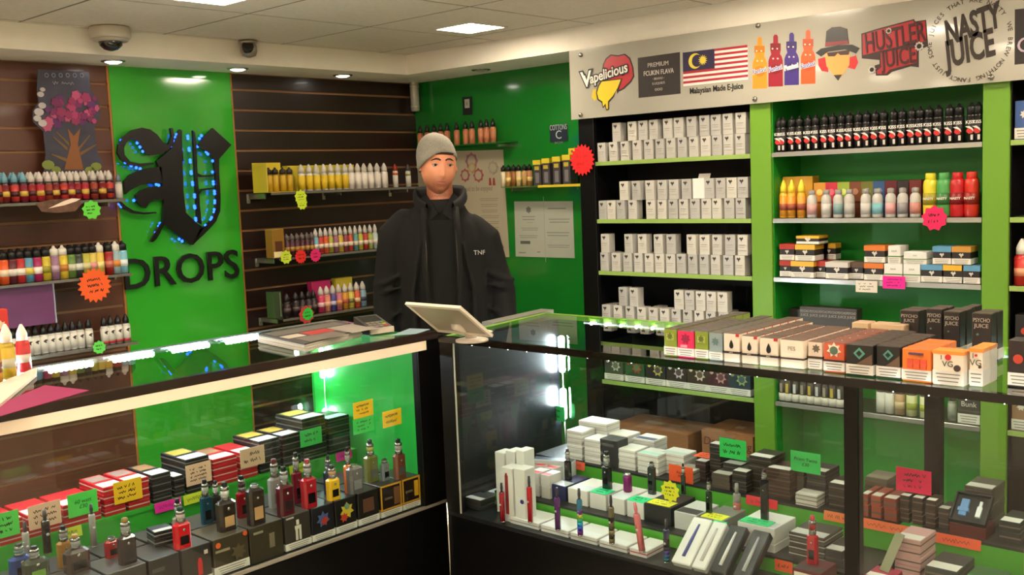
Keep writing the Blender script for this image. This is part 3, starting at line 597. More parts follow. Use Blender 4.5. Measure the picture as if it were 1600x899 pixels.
# ================================================================ BUILDERS FOR THE GOODS
PLAST = {}
def col(c, r=.4, **k): return M(tuple(int(v) for v in c), r, **k)
W8 = (232, 226, 216); K0 = (20, 18, 18)
def front_slab(w, z0, z1, y, e=.0006, m=0): return MB().box(-w/2, w/2, y-e, y, z0, z1)
def in_bay(loc, w):
    """keep goods clear of the bay linings"""
    x, y, z = loc
    if XS < x < XSB:
        for y1, y0, _ in BAYS:
            if y0 <= y <= y1:
                lo, hi = y0+.0055+w/2, y1-.0055-w/2
                return (x, min(max(y, lo), hi), z)
    return loc
def carton(label, cat, loc, w, d, h, c, top=None, rz=RW, group=None, strip=0, prints=(), name='carton', stripc=W8, rough=.45):
    """folding carton: body with its own lid colour, wrapped warning label, printed emblems"""
    if rz == RW: loc = in_bay(loc, w+.003)
    k = ('carton', round(w, 4), round(d, 4), round(h, 4), c, top, rough)
    body = cached(k, lambda: MB().bbox(-w/2, w/2, -d/2, d/2, 0, h, min(.0016, w*.05), 0, 1).mesh([col(c, rough), col(top or c, rough)], 'carton_body'))
    t = thing(name, label, cat, loc, rz, group); ob('carton_body', body, t)
    e = .0006
    if strip:
        sm = cached(('strip', round(w, 4), round(d, 4), round(h*strip, 4), stripc), lambda: MB().box(-w/2-e, w/2+e, -d/2-e, d/2-.002, .003, h*strip).mesh(col(stripc, .5), 'warning_label'))
        ob('warning_label', sm, t)
        if h*strip > .014:
            ob('small_print', cached(('sp', round(w, 4), round(h*strip, 4)), lambda: lines_mesh(w*.8, h*strip*.75, 3)), t, (0, -d/2-2*e, h*strip*.52))
    for i, p in enumerate(prints):
        kk = (p, round(w, 4), round(h, 4)); ee = e*(i+2); y = -d/2
        if p[0] == 'band': me = cached(('b', kk, round(d, 4), i), lambda: MB().box(-w/2-ee, w/2+ee, y-ee, d/2-.002, h*p[2], h*p[3]).mesh(col(p[1], .45), 'printed_band')); ob('printed_band', me, t)
        elif p[0] == 'txt':
            me = text_mesh(p[1], h*p[3], col(p[2], .5), ext=.0003, bold=.0002*(len(p) > 6)); xs = [v.co.x for v in me.vertices]; tw = max(xs)-min(xs); o = ob('lettering', me, t, (w*p[4], y-ee, h*p[5])); lim = w*.86
            if tw > lim: o.scale = (lim/tw, 1, 1)
        else:
            def mk():
                if p[0] == 'disc': pts = ell(p[4]*w, p[4]*w, 14)
                elif p[0] == 'dia': pts = [(0, -p[4]*w), (p[4]*w, 0), (0, p[4]*w), (-p[4]*w, 0)]
                elif p[0] == 'drop': pts = [(p[4]*w*math.sin(a)*(math.sin(a/2)**1.2), p[4]*w*1.5*math.cos(a)) for a in [2*math.pi*i_/14 for i_ in range(14)]]
                elif p[0] == 'star': pts = star_pts(7, p[4]*w, p[4]*w*.6)
                elif p[0] == 'rect': pts = [(-p[4]*w, -p[5]*h), (p[4]*w, -p[5]*h), (p[4]*w, p[5]*h), (-p[4]*w, p[5]*h)]
                elif p[0] == 'crest': pts = [(-p[4]*w, p[4]*w*.5), (-p[4]*w*.3, p[4]*w), (0, p[4]*w*.5), (p[4]*w*.7, p[4]*w*1.1), (p[4]*w, p[4]*w*.2), (p[4]*w*.3, -p[4]*w*.3), (p[4]*w*.1, -p[4]*w), (-p[4]*w*.3, -p[4]*w*.2)]
                elif p[0] == 'tri': pts = [(a*w, b*h) for a, b in p[4]]
                return MB().prism(pts, -ee, 0).mesh(col(p[1], .45), 'printed_emblem')
            ob('printed_emblem', cached(('e', kk, i), mk), t, (w*p[2], y, h*p[3]))
    return t
def lines_mesh(w, h, n, c=(120, 112, 104)):
    b = MB()
    for k in range(n):
        z = h*(.5-(k+.5)/n); ww = w*(1-.25*((k*7) % 3)/3); b.add([(-ww/2, 0, z-h/n*.14), (ww/2, 0, z-h/n*.14), (ww/2, 0, z+h/n*.14), (-ww/2, 0, z+h/n*.14)], [(0, 1, 2, 3)])
    return b.mesh(col(c, .6), 'small_print')
def bottle(label, loc, R, H, body, cap, lab=None, style='drip', rz=0, group=None, lab2=None, txt=None, name='eliquid_bottle', capm=None, n=12):
    if rz == RW: loc = in_bay(loc, 2*R+.002)
    t = thing(name, label, 'bottle', loc, rz, group); r3 = lambda *a: tuple(round(x, 4) for x in a)
    if style == 'drip':
        bp_ = [(R*.9, 0), (R, .003), (R, .60*H), (R*.86, .645*H), (R*.5, .67*H), (R*.5, .70*H)]
        cp_ = [(R*.80, .665*H), (R*.80, .80*H), (R*.62, .87*H), (R*.36, .95*H), (R*.16, H)]; l0, l1 = .05, .575
    elif style == 'tall':
        bp_ = [(R*.9, 0), (R, .003), (R, .66*H), (R*.9, .70*H), (R*.5, .72*H), (R*.5, .74*H)]
        cp_ = [(R*.95, .705*H), (R*.95, .86*H), (R*.8, .90*H), (R*.4, .93*H), (R*.3, .98*H), (R*.12, H)]; l0, l1 = .03, .655
    elif style == 'can':
        bp_ = [(R*.92, 0), (R, .003), (R, .66*H), (R*.86, .76*H), (R*.55, .82*H), (R*.55, .86*H)]
        cp_ = [(R*.62, .84*H), (R*.66, .86*H), (R*.66, .98*H), (R*.5, H)]; l0, l1 = .12, .5
    elif style == 'fat':
        bp_ = [(R*.88, 0), (R*.98, .004), (R, .3*H), (R*.94, .5*H), (R, .72*H), (R*.9, .82*H), (R*.7, .86*H)]
        cp_ = [(R*.66, .855*H), (R*.70, .87*H), (R*.70, .98*H), (R*.6, H)]; l0, l1 = .28, .55
    ob('bottle_body', cached((style, 'b')+r3(R, H)+(body,), lambda: MB().lathe(bp_, n).mesh(col(body, .3, coat=.3), 'bottle_body')), t)
    ob('cap', cached((style, 'c')+r3(R, H)+(cap,), lambda: MB().lathe(cp_, n).mesh(col(cap, .4), 'cap')), t)
    if lab:
        lw = ob('label_wrap', cached((style, 'l')+r3(R, H)+(lab,), lambda: MB().lathe([(R+.0004, l0*H), (R+.0004, l1*H)], n).mesh(col(lab, .4), 'label_wrap')), t)
        if lab2: ob('label_band', cached((style, 'k')+r3(R, H)+(lab2,), lambda: MB().lathe([(R+.0009, (l0+.3*(l1-l0))*H), (R+.0009, (l0+.62*(l1-l0))*H)], n).mesh(col(lab2, .4), 'label_band')), lw)
    if txt:
        for s, c, z, sz in txt: ob('lettering', text_mesh(s, sz*H, col(c, .5), ext=.0003, bold=.0003), t, (0, -R-.0012, z*H))
    return t
def dotemblem(t, R, H, pts, c, z):
    """small printed shape on the front of a bottle"""
    ob('printed_emblem', cached(('de', tuple(pts), c, round(R, 4)), lambda: MB().prism([(x*R, y*R) for x, y in pts], -.0012, .002).mesh(col(c, .45), 'printed_emblem')), t, (0, -R*.98, z*H))
def flatbox(label, loc, w, d, h, c, rz=0, group=None, top=(226, 220, 212), edge=None, tilt=None, name='kit_box', sleeve=None):
    t = thing(name, label, 'box', loc, rz, group)
    ob('box_body', cached(('fb',)+tuple(round(x, 4) for x in (w, d, h))+(c,), lambda: MB().bbox(-w/2, w/2, -d/2, d/2, 0, h-.0004, .0012).mesh(col(c, .4), 'box_body')), t)
    if top: ob('top_label', cached(('fbt',)+tuple(round(x, 4) for x in (w, d))+(top,), lambda: MB().box(-w*.46, w*.46, -d*.46, -d*.12, 0, .0004).mesh(col(top, .5), 'top_label')), t, (0, 0, h-.0004))
    if edge: ob('edge_band', cached(('fbe',)+tuple(round(x, 4) for x in (w, d, h))+(edge,), lambda: MB().box(-w/2-.0004, w/2+.0004, -d/2-.0005, d/2+.0004, h*.40, h*.55).mesh(col(edge, .5), 'edge_band')), t)
    if sleeve: ob('sleeve_print', cached(('fbs',)+tuple(round(x, 4) for x in (w, d))+(sleeve,), lambda: MB().box(-w*.4, w*.4, d*.02, d*.44, 0, .0004).mesh(col(sleeve, .5), 'sleeve_print')), t, (0, 0, h-.0004))
    if tilt: t.rotation_euler = tilt
    return t
def card(label, loc, w, h, c, rz=0, lines=3, txt=None, seed=0, tilt=0, flat=False, group=None, name='price_card', star=0, roll=0, ink=(40, 30, 24)):
    """handwritten price card, plain or star shaped"""
    t = thing(name, label, 'price card', loc, 0, group)
    t.rotation_euler = (R_(-90) if flat else R_(tilt), R_(roll), rz)
    if flat: t.rotation_euler = (R_(-86), 0, rz)
    pts = star_pts(star, w/2, w/2*.8) if star else [(-w/2, -h/2), (w/2, -h/2), (w/2, h/2), (-w/2, h/2)]
    MB().prism(pts, -.0005, .0005).build('card_sheet', col(c, .7), t)
    if txt: ob('handwriting', text_mesh(txt, h*.24, col(ink, .8), ext=.0001, shear=.15), t, (0, -.0008, 0)).scale = (min(1, w*.85/max(.001, (lambda xs: max(xs)-min(xs))([v.co.x for v in text_mesh(txt, h*.24, col(ink, .8), ext=.0001, shear=.15).vertices]))), 1, 1)
    else: ob('handwriting', scribble_mesh(w*(.7 if star else .95), h*(.6 if star else .9), lines, col(ink, .8), seed), t, (0, -.0008, 0))
    return t
def mod(label, loc, w, d, h, c, tank=(150, 150, 146), rz=0, group=None, tip=(24, 22, 22), panel=None, fr=.62, glassy=True, name='vape_mod', tall=False):
    """box mod with tank and drip tip; h = total height"""
    t = thing(name, label, 'vape device', loc, rz, group); hb = h*fr
    MB().bbox(-w/2, w/2, -d/2, d/2, 0, hb, min(w, d)*.22).build('battery_body', col(c, .25, coat=.4), t)
    MB().box(-w*.28, w*.28, -d/2-.0006, -d/2, hb*.16, hb*.5).build('screen' if panel is None else 'side_panel', col(panel or (12, 12, 14), .15 if panel is None else .4), t)
    MB().lathe([(w*.09, 0), (w*.09, .0015)], 10, T=Matrix.Translation((0, -d/2, hb*.74)) @ Matrix.Rotation(R_(90), 4, 'X')).build('fire_button', M((190, 186, 180), .25, .9), t)
    r = min(w*.46, d*.5, .0125); H = h-hb
    MB().lathe([(r*.85, 0), (r, H*.04), (r, H*.24), (r*.9, H*.26)], 14, (0, 0, hb)).build('tank_base', M((150, 148, 144), .2, .9), t)
    MB().lathe([(r*.92, H*.26), (r*.96, H*.4), (r*.92, H*.56)], 14, (0, 0, hb)).build('tank_tube', col(tank, .12, coat=.6), t)
    MB().lathe([(r, H*.56), (r, H*.72), (r*.7, H*.76)], 14, (0, 0, hb)).build('tank_cap', M((170, 166, 160), .2, .9), t)
    MB().lathe([(r*.55, H*.76), (r*.7, H*.80), (r*.62, H*.97), (r*.5, H)], 12, (0, 0, hb)).build('drip_tip', col(tip, .3), t)
    return t
def pen(label, loc, r, h, c, tip=None, tilt=0, rz=0, c2=None, group=None):
    t = thing('vape_pen', label, 'vape device', loc, rz, group); t.rotation_euler = (0, R_(tilt), rz)
    MB().lathe([(r*.8, 0), (r*.95, h*.01), (r*.95, h*.035)], 12).build('base_cap', M((200, 190, 180), .25, .8), t)
    if c2:
        for k in range(6): MB().lathe([(r, h*(.035+.085*k)), (r, h*(.12+.085*k))], 12).build('tube_section', col(c2[k % len(c2)], .2, metal=.6), t)
    else: MB().lathe([(r, h*.035), (r, h*.55), (r*.98, h*.56)], 12).build('battery_tube', col(c, .2, metal=.3, coat=.4), t)
    MB().lathe([(r*.9, h*.55), (r*1.0, h*.57), (r*1.0, h*.74), (r*.8, h*.77)], 12).build('tank', col(tip or c, .15, coat=.5), t)
    MB().lathe([(r*.5, h*.77), (r*.42, h*.82), (r*.55, h*.86), (r*.42, h)], 10).build('mouthpiece', col((60, 50, 60) if tip is None else tip, .3), t)
    MB().lathe([(r*.4, 0), (r*.4, .0015)], 8, T=Matrix.Translation((0, -r*.95, h*.46)) @ Matrix.Rotation(R_(90), 4, 'X')).build('button', M((215, 212, 206), .3, .6), t)
    return t

# ================================================================ SLAT WALL SHELVES AND BOTTLES
SHELFG = glass((.55, .58, .55), 1.5, name='smoked_acrylic')
def wall_shelf(x0, x1, z, label, y0=4.16):
    t = thing('wall_shelf', label, 'shelf', (0, 0, z))
    MB().box(x0, x1, y0, YW-.001, -.005, -.0008).build('shelf_board', M((52, 46, 42), .2, coat=.4), t)
    MB().box(x0, x1, y0-.002, y0, -.012, -.0008).build('front_lip', M((110, 104, 96), .2, coat=.5), t)
    n = max(2, int((x1-x0)/.45)+1)
    for k in range(n):
        x = x0+.03+(x1-x0-.06)*k/(n-1); MB().box(x-.004, x+.004, YW-.15, YW, -.03, -.005).box(x-.01, x+.01, YW-.004, YW, -.05, .0-.005).build('bracket', M((190, 186, 178), .25, .8), t)
    return t
xe = [U(196, 312, Y=4.16).x, U(206, 425, Y=4.16).x, U(216, 533, Y=4.16).x]
wall_shelf(1.1, xe[0], WS[0], 'shelf below the tree sign holding red and gold e-liquid bottles')
wall_shelf(1.1, xe[1], WS[1], 'shelf of mixed bright bottles beside the black wall lettering')
wall_shelf(1.1, xe[2], WS[2], 'lowest shelf with white label bottles left of the green panel')
wall_shelf(2.875, 3.86, WS[0], 'shelf of yellow and white bottles right of the green panel')
wall_shelf(2.90, 3.75, WS[1], 'shelf of striped bottles under the yellow bottle shelf')
wall_shelf(2.90, 3.75, WS[2], 'lowest shelf right of the green panel, behind the magazines')
YB_ = 4.215
def wx(px, py, Y=YB_): return U(px, py, Y=Y).x
flav = [(146, 30, 34), (178, 40, 60), (150, 60, 40), (120, 28, 30), (190, 60, 50), (130, 24, 46)]
for k, px in enumerate((-27, -14, -3, 8, 23, 37, 50, 63, 76, 87, 100, 111, 121, 133, 147, 160, 172)):
    for row in (0, 1):
        bottle('slim red and gold bottle under the tree sign' + (', pale blue cap' if px < 45 else ', frosted cap') + (', front rank' if row == 0 else ', rear rank'),
               (wx(px, 300)+.008*row, YB_+.045*row, WS[0]), .0165, .122, (66, 18, 20), (110, 160, 178) if px < 45 else (206, 196, 188), flav[(k+row) % 6], 'drip', group='red and gold bottles under the tree sign', lab2=(206, 168, 70) if k % 2 else (70, 20, 26))
bottle('single grey bottle at the end of the red and gold row', (wx(186, 300, 4.19), 4.19, WS[0]), .014, .108, (150, 146, 140), (96, 110, 120), (206, 198, 190), 'drip')
capsB = [K0]*6+[W8]*2+[K0]*4+[W8, K0, W8, K0]
labB = [((226, 92, 40), (240, 220, 190)), ((96, 40, 48), (226, 214, 206)), ((190, 46, 46), (240, 226, 214)), ((92, 150, 178), (226, 200, 90)), ((168, 36, 92), (244, 232, 226)), ((204, 182, 50), (150, 140, 40)), ((150, 110, 140), (190, 160, 180)), ((216, 190, 60), (190, 120, 50)), ((98, 130, 60), (210, 206, 180)), ((60, 66, 60), (214, 216, 206)), ((190, 186, 70), (214, 206, 150)), ((214, 190, 90), (220, 150, 150)), ((224, 190, 80), (236, 216, 140)), ((160, 40, 40), (206, 120, 100)), ((156, 184, 190), (220, 140, 60)), ((130, 190, 206), (226, 236, 236))]
nmB = ['orange', 'maroon', 'red and white', 'blue and yellow', 'magenta', 'olive yellow', 'mauve', 'gold', 'dark green', 'black and white', 'lime yellow', 'yellow and pink', 'pale gold', 'brick red', 'pale blue and orange', 'sky blue']
for k, z in enumerate((20, 82, 138, 197, 258, 320, 382, 442, 500, 550, 603, 652, 700, 765, 815, 865)):
    x = wx(z/4.496, 410); a, b2 = labB[k]
    bottle(f'{nmB[k]} label bottle with {"white" if capsB[k] == W8 else "black"} cap, shelf beside the black wall lettering', (x, YB_, WS[1]), .0185, .138, a, capsB[k], a, 'tall', lab2=b2)
    if k < 15: bottle('black capped bottle in the rear rank of the mixed bright row', (x+.014, YB_+.05, WS[1]), .0175, .136, (40, 30, 30), K0, (90, 60, 60), 'tall', group='rear bottles of the mixed row')
for k in range(5): bottle('bottle further along the mixed bright shelf, orange label', (wx(20/4.496, 410)-.042*(k+1), YB_, WS[1]), .0185, .138, (226, 110, 40), K0, (226, 110, 40), 'tall', group='bottles along the mixed shelf')
for k, z in enumerate((84, 136, 188, 238, 292, 343, 392, 442, 490, 540, 598, 703, 748, 797, 850)):
    t = bottle('white label bottle with black cap, lowest shelf left of green panel' + (', red base' if z > 700 else ''), (wx(z/4.283, 530), YB_, WS[2]), .0165, .118, (206, 200, 190), K0, (222, 216, 204), 'drip', group='white label bottles, lowest left shelf', lab2=None)
    dotemblem(t, .0165, .118, [(-.5, .1), (0, .5), (.6, .4), (.2, 0), (.3, -.5), (-.2, -.2)], (60, 52, 50), .42)
    if z > 700: ob('base_band', cached('bb_red', lambda: MB().lathe([(.0171, .003), (.0171, .014)], 12).mesh(col((170, 50, 50)), 'base_band')), t)
# right of the panel, top shelf
yb = thing('display_tray', 'yellow open card tray holding gold bottles right of the green panel', 'display tray', ((wx(411, 300)+wx(455, 300))/2, 4.235, WS[0]))
wt = wx(455, 300)-wx(411, 300)
MB().box(-wt/2, wt/2, -.06, .06, 0, .002).box(-wt/2, wt/2, .057, .06, .002, .145).box(-wt/2, -wt/2+.003, -.06, .057, .002, .14).box(wt/2-.003, wt/2, -.02, .057, .002, .12).build('tray_shell', col((222, 200, 52)), yb)
for px in (421, 431, 443, 453.5): bottle('gold bottle with dark cap in the yellow tray', (wx(px, 295, 4.21), 4.21, WS[0]+.002), .0165, .118, (150, 120, 30), (44, 30, 26), (200, 160, 40), 'tall', group='gold bottles in the tray')
for px in (472, 484, 495.5, 507, 518, 529, 540): bottle('bottle with yellow label and frosted cap beside the yellow tray', (wx(px, 295), YB_, WS[0]), .019, .132, (206, 202, 192), (206, 200, 190), (226, 190, 40), 'drip', group='yellow label bottles'); 
for px in (549.5, 560, 570, 580, 590.5, 601.5): bottle('plain white bottle between the yellow label bottles and the red one', (wx(px, 295), YB_, WS[0]), .019, .132, (226, 216, 206), (214, 206, 198), (232, 222, 212), 'drip', group='plain white bottles')
carton('long yellow carton lying behind the yellow label bottles', 'carton', (wx(500, 290, 4.30), 4.30, WS[0]), .42, .05, .128, (206, 186, 50), rz=0)
t = bottle('orange bottle with red stacked cap and white label near the corner', (wx(618.5, 290), YB_, WS[0]), .0145, .125, (226, 220, 212), (150, 40, 26), (228, 220, 210), 'tall', lab2=None); ob('collar_band', MB().lathe([(.0152, .066), (.0152, .078)], 12).mesh(col((214, 100, 40))), t)
t = bottle('dark grey bottle with green band and white label near the corner', (wx(638.5, 290), YB_, WS[0]), .0145, .122, (220, 214, 204), (70, 64, 60), (222, 216, 206), 'tall'); ob('collar_band', MB().lathe([(.0152, .06), (.0152, .07)], 12).mesh(col((150, 160, 70))), t)
# middle shelf
carton('gold foil box at the left end of the striped bottle shelf', 'carton', (wx(431, 400), 4.215, WS[1]), .068, .06, .14, (150, 110, 46), (196, 176, 90), rz=0, prints=(('rect', (90, 50, 30), 0, .4, .3, .18), ('rect', (246, 230, 170), -.1, .12, .34, .1)), rough=.25)
for px in (449, 457, 465, 473, 481, 488): bottle('dark bottle with purple and gold stripes next to the gold foil box', (wx(px, 395), YB_, WS[1]), .0135, .112, (60, 34, 40), (110, 96, 96), (84, 44, 56), 'tall', group='dark striped bottles', lab2=(176, 130, 60))
sc = [(110, 170, 190), (190, 60, 50), (214, 90, 50), (170, 160, 60), (150, 90, 120), (210, 180, 60), (140, 60, 80), (200, 80, 50), (90, 150, 150), (186, 180, 70), (190, 60, 50), (170, 180, 90), (190, 206, 206)]
sn = ['pale blue', 'red', 'orange', 'olive', 'mauve', 'yellow', 'plum', 'orange red', 'teal', 'lime', 'scarlet', 'yellow green', 'silver blue']
for k in range(13): bottle(f'white capped bottle with {sn[k]} striped label on the shelf beside the man', (wx(494+7.75*k, 390), YB_, WS[1]), .0145, .128, sc[k], (206, 200, 196), sc[k], 'drip', lab2=(226, 210, 190))
# lowest shelf
carton('clear plastic stand at the left end of the lowest right shelf', 'stand', (wx(436, 490), 4.25, WS[2]), .05, .06, .13, (66, 80, 56), rz=0, prints=(('rect', (110, 120, 96), .3, .5, .06, .45),), rough=.15)
for px in (449, 463, 473, 483, 491): bottle('black bottle on the lowest shelf behind the magazines', (wx(px, 485), YB_, WS[2]), .018, .118, (36, 26, 28), (40, 32, 32), (48, 32, 36), 'drip', group='black bottles, lowest right shelf', lab2=(96, 80, 76))
fc2 = [((206, 60, 100), (240, 200, 200)), ((226, 140, 120), (240, 190, 150)), ((84, 70, 140), (200, 190, 220)), ((200, 110, 130), (226, 150, 80)), ((214, 150, 50), (190, 90, 70)), ((206, 190, 80), (120, 110, 60)), ((206, 84, 50), (230, 200, 150)), ((130, 160, 180), (60, 60, 80))]
fn = ['pink', 'peach', 'violet', 'rose and amber', 'amber', 'pale yellow', 'orange red', 'steel blue']
for k in range(8): bottle(f'{fn[k]} label bottle with pale cap on the lowest shelf beside the man', (wx(502+9.4*k, 480), YB_, WS[2]), .0185, .13, fc2[k][0], (206, 196, 190), fc2[k][0], 'drip', lab2=fc2[k][1])
carton('magenta carton standing behind the bottles on the lowest right shelf', 'carton', (wx(500, 475, 4.31), 4.31, WS[2]), .12, .04, .15, (196, 44, 104), rz=0)
carton('yellow carton standing behind the bottles on the lowest right shelf', 'carton', (wx(536, 475, 4.31), 4.31, WS[2]), .11, .04, .152, (206, 186, 60), rz=0)
# starburst and other price cards on the slat wall
def wcard(px, py, wpx, c, label, star=10, Y=4.150, **k):
    p = U(px, py, Y=Y); q = U(px+wpx/2, py, Y=Y); r = U(px-wpx/2, py, Y=Y); return card(label, p, q.x-r.x, q.x-r.x, c, star=star, **k)
wcard(143, 328, 31, (96, 206, 60), 'green star price card hanging under the red and gold bottles', 9, seed=1)
wcard(148, 446, 54, (240, 92, 28), 'large orange starburst price card beside the black wall lettering', 18, seed=2, lines=3)
wcard(155, 543, 22, (98, 214, 84), 'small green star price card under the white label bottles', 9, seed=3, lines=2)
wcard(470, 308, 20, (206, 230, 50), 'yellow star price card under the yellow tray', 9, seed=4); wcard(472, 318, 17, (206, 230, 50), 'second yellow star price card, lower and overlapping under the yellow tray', 9, Y=4.152, seed=5)
wcard(447, 402, 19, (206, 226, 60), 'yellow star price card under the dark striped bottles', 9, seed=6); wcard(470, 401, 19, (234, 40, 34), 'red star price card under the dark striped bottles', 14, seed=7, lines=2); wcard(493, 399, 18, (226, 30, 110), 'pink star price card under the striped bottles', 14, seed=8, lines=2)
wcard(479, 492, 25, (206, 60, 66), 'red star price card behind the green one on the lowest shelf', 9, Y=4.152, seed=9, lines=1); wcard(481, 491, 18, (60, 206, 70), 'green star price card on top of the red one, lowest shelf', 12, seed=10, lines=2)
# tree sign
ts = thing('tree_sign', 'shaped hanging sign printed with a purple tree on the slat wall', 'sign', (0, 4.33, 0))
def tp(zx, zy): p = U(zx/3.995, zy/3.995, Y=4.33); return (p.x, p.z)
MB().prism([tp(*q) for q in ((235, 435), (555, 450), (565, 560), (620, 640), (625, 720), (590, 800), (610, 960), (640, 1010), (630, 1080), (275, 1080), (285, 960), (270, 820), (205, 760), (205, 690), (240, 640), (230, 560))], 0, .004).build('sign_board', col((58, 56, 76), .35, noise=.4, scale=9), ts)
rr = random.Random(3)
for k in range(46):
    zx, zy = 290+rr.random()*310, 590+rr.random()*180; zy += max(0, 60-(zx-290)*.5)*.5; c = rr.choice([(150, 40, 90), (176, 60, 110), (120, 30, 90), (96, 34, 100), (190, 80, 120)]); q = tp(zx, zy); s_ = .012+.012*rr.random()
    MB().prism([(q[0]+a, q[1]+b_) for a, b_ in star_pts(6, s_, s_*.75, rr.random())], -.0006-.00012*k, 0).build('blossom_print', col(c, .5), ts)
for ci, (zx, zy, s_) in enumerate(((240, 700, .02), (260, 660, .016), (230, 740, .016), (262, 770, .018), (250, 590, .014), (262, 560, .011))):
    q = tp(zx, zy); MB().prism([(q[0]+a, q[1]+b_) for a, b_ in ell(s_, s_*.8, 10)], -.0064-.0002*ci, 0).build('cloud_print', col((196, 186, 190), .5), ts)
MB().prism([tp(*q) for q in ((420, 800), (440, 900), (400, 1060), (520, 1060), (485, 900), (500, 800), (460, 850))], -.002, 0).build('trunk_print', col((140, 84, 40), .5), ts)
for a in ((330, 850, 420, 930), (350, 820, 430, 900), (560, 840, 490, 930), (600, 900, 500, 960), (320, 960, 420, 1000)):
    MB().prism([tp(a[0], a[1]), tp(a[2], a[3]-10), tp(a[2], a[3]+14), tp(a[0], a[1]+8)], -.0018, 0).build('branch_print', col((120, 86, 44), .5), ts)
for a in ((300, 1030, 40), (600, 1040, 36), (350, 1060, 30), (560, 1065, 34)):
    q = tp(a[0], a[1]); MB().prism([(q[0]+x, q[1]+z) for x, z in ell(a[2]/1500, a[2]/2000, 9)], -.0022, 0).build('grass_print', col((128, 140, 60), .5), ts)
for k in range(6):
    q = tp(290+k*44, 470); MB().prism([(q[0]+x, q[1]+z) for x, z in ell(.0085, .0095, 12)], -.0012, 0).build('ring_print', col((150, 150, 150), .4), ts); MB().prism([(q[0]+x, q[1]+z) for x, z in ell(.006, .007, 12)], -.0018, 0).build('ring_print', col((50, 60, 100), .4), ts)
q = tp(402, 520); ob('handwriting', scribble_mesh(.15, .03, 1, col((206, 196, 200), .6), 5), ts, (q[0], -.0012, q[1]))
ws = thing('display_offcut', 'torn brown printed card with white swoosh hanging under the red and gold bottles', 'sign', (0, 4.158, 0))
MB().prism([tuple((lambda p: (p.x, p.z))(U(x, y, Y=4.158))) for x, y in ((55, 318), (80, 312), (118, 310), (128, 318), (118, 330), (90, 333), (65, 331))], -.001, .001).build('card_sheet', col((96, 62, 44), .5, noise=.4, scale=40), ws)
MB().prism([tuple((lambda p: (p.x, p.z))(U(x, y, Y=4.158))) for x, y in ((75, 326), (98, 315), (112, 310), (126, 311), (118, 315), (100, 321))], -.0018, 0).build('white_swoosh', col((240, 214, 196), .5), ws)
pp = thing('purple_poster', 'purple display poster hanging under the mixed bright bottles', 'poster', (0, 4.19, 0)); pa, pb_ = U(84, 445, Y=4.19), U(84, 505, Y=4.19)
MB().box(1.2, pa.x, 0, .004, pb_.z, WS[1]-.012).build('poster_sheet', col((104, 40, 92), .4, noise=.12, scale=4), pp)
MB().box(pa.x-.006, pa.x, -.003, .006, pb_.z, WS[1]-.013).build('edge_trim', M((170, 160, 165), .3, .8), pp)
# ================================================================ GOODS IN THE SHELVING UNIT
def sy(px, py, X): return U(px, py, X=X).y
CW, CD, CHH = .046, .046, .084
CP = (('crest', (58, 50, 50), -.12, .78, .2), ('rect', (150, 142, 134), -.05, .5, .3, .012), ('rect', (170, 162, 154), -.08, .4, .26, .01), ('rect', (196, 188, 178), 0, .26, .4, .006))
def white(px, py, z, row, X=XS+.034, lab='', c=None, rot=0):
    c = c or random.choice([(200, 195, 186), (192, 188, 180), (208, 202, 190), (182, 179, 173)])
    t = carton(lab, 'carton', (X, sy(px, py, X-CD/2), z), CW, CD, CHH, c, (170, 165, 158), group=row, prints=CP)
    t.rotation_euler[2] += R_(rot); return t
sn_ = ['top shelf', 'second shelf', 'third shelf', 'fourth shelf']
rowsW = [(0, 238, [940, 958, 976, 995, 1013, 1031, 1048, 1066, 1084, 1102, 1120, 1138, 1157], 203, [963, 987, 1004, 1021, 1043, 1060, 1080, 1100, 1118, 1137, 1157]),
         (1, 322, [940, 955, 970, 988, 1016, 1034, 1051, 1068, 1085, 1103, 1120, 1139, 1157], 292, [974, 994, 1015, 1034, 1052, 1072, 1108, 1126, 1143, 1160]),
         (2, 406, [944, 962, 980, 997, 1014, 1030, 1047, 1064, 1082, 1100, 1118, 1137, 1156], 376, [945, 982, 1003, 1028, 1048, 1080, 1100, 1120, 1140, 1160]),
         (3, 495, [947, 965, 984, 1002, 1020, 1038, 1056, 1074, 1092, 1110, 1130, 1150], 462, [973, 990, 1060, 1077, 1094, 1111, 1128])]
for s_, y1, lo, y2, hi in rowsW:
    for px in lo:
        white(px, y1, SH[s_], f'white cartons, {sn_[s_]}, bottom layer', lab=f'white crested carton in the bottom layer on the {sn_[s_]} of the black bay', rot=random.uniform(-4, 4))
    for px in hi:
        # the upper layer stands on the lower one
        white(px, y2, SH[s_]+CHH, f'white cartons, {sn_[s_]}, upper layer', lab=f'white crested carton in the upper layer on the {sn_[s_]} of the black bay', rot=random.uniform(-4, 4))
    for px in lo[::2]:
        white(px+8, y1-4, SH[s_], f'white cartons, {sn_[s_]}, back rank', X=XS+.09, lab=f'white crested carton in the back rank on the {sn_[s_]} of the black bay')
oc = thing('open_carton', 'opened white carton with raised flap among the cartons on the second shelf', 'carton', (XS+.034, sy(1091, 292, XS+.01), SH[1]+CHH), RW)
MB().box(-.028, .028, -.022, -.021, 0, .085).box(-.028, .028, .021, .022, 0, .085).box(-.028, -.027, -.021, .021, 0, .085).box(.027, .028, -.021, .021, 0, .085).box(-.028, .028, -.022, .022, 0, .001).build('carton_shell', col((236, 230, 222)), oc)
MB().add([(-.028, .022, .085), (.028, .022, .085), (.028, .03, .104), (-.028, .03, .104), (-.028, .023, .085), (.028, .023, .085), (.028, .031, .104), (-.028, .031, .104)], [(0, 1, 2, 3), (7, 6, 5, 4), (0, 4, 5, 1), (1, 5, 6, 2), (2, 6, 7, 3), (3, 7, 4, 0)]).build('carton_flap', col((228, 222, 214)), oc)
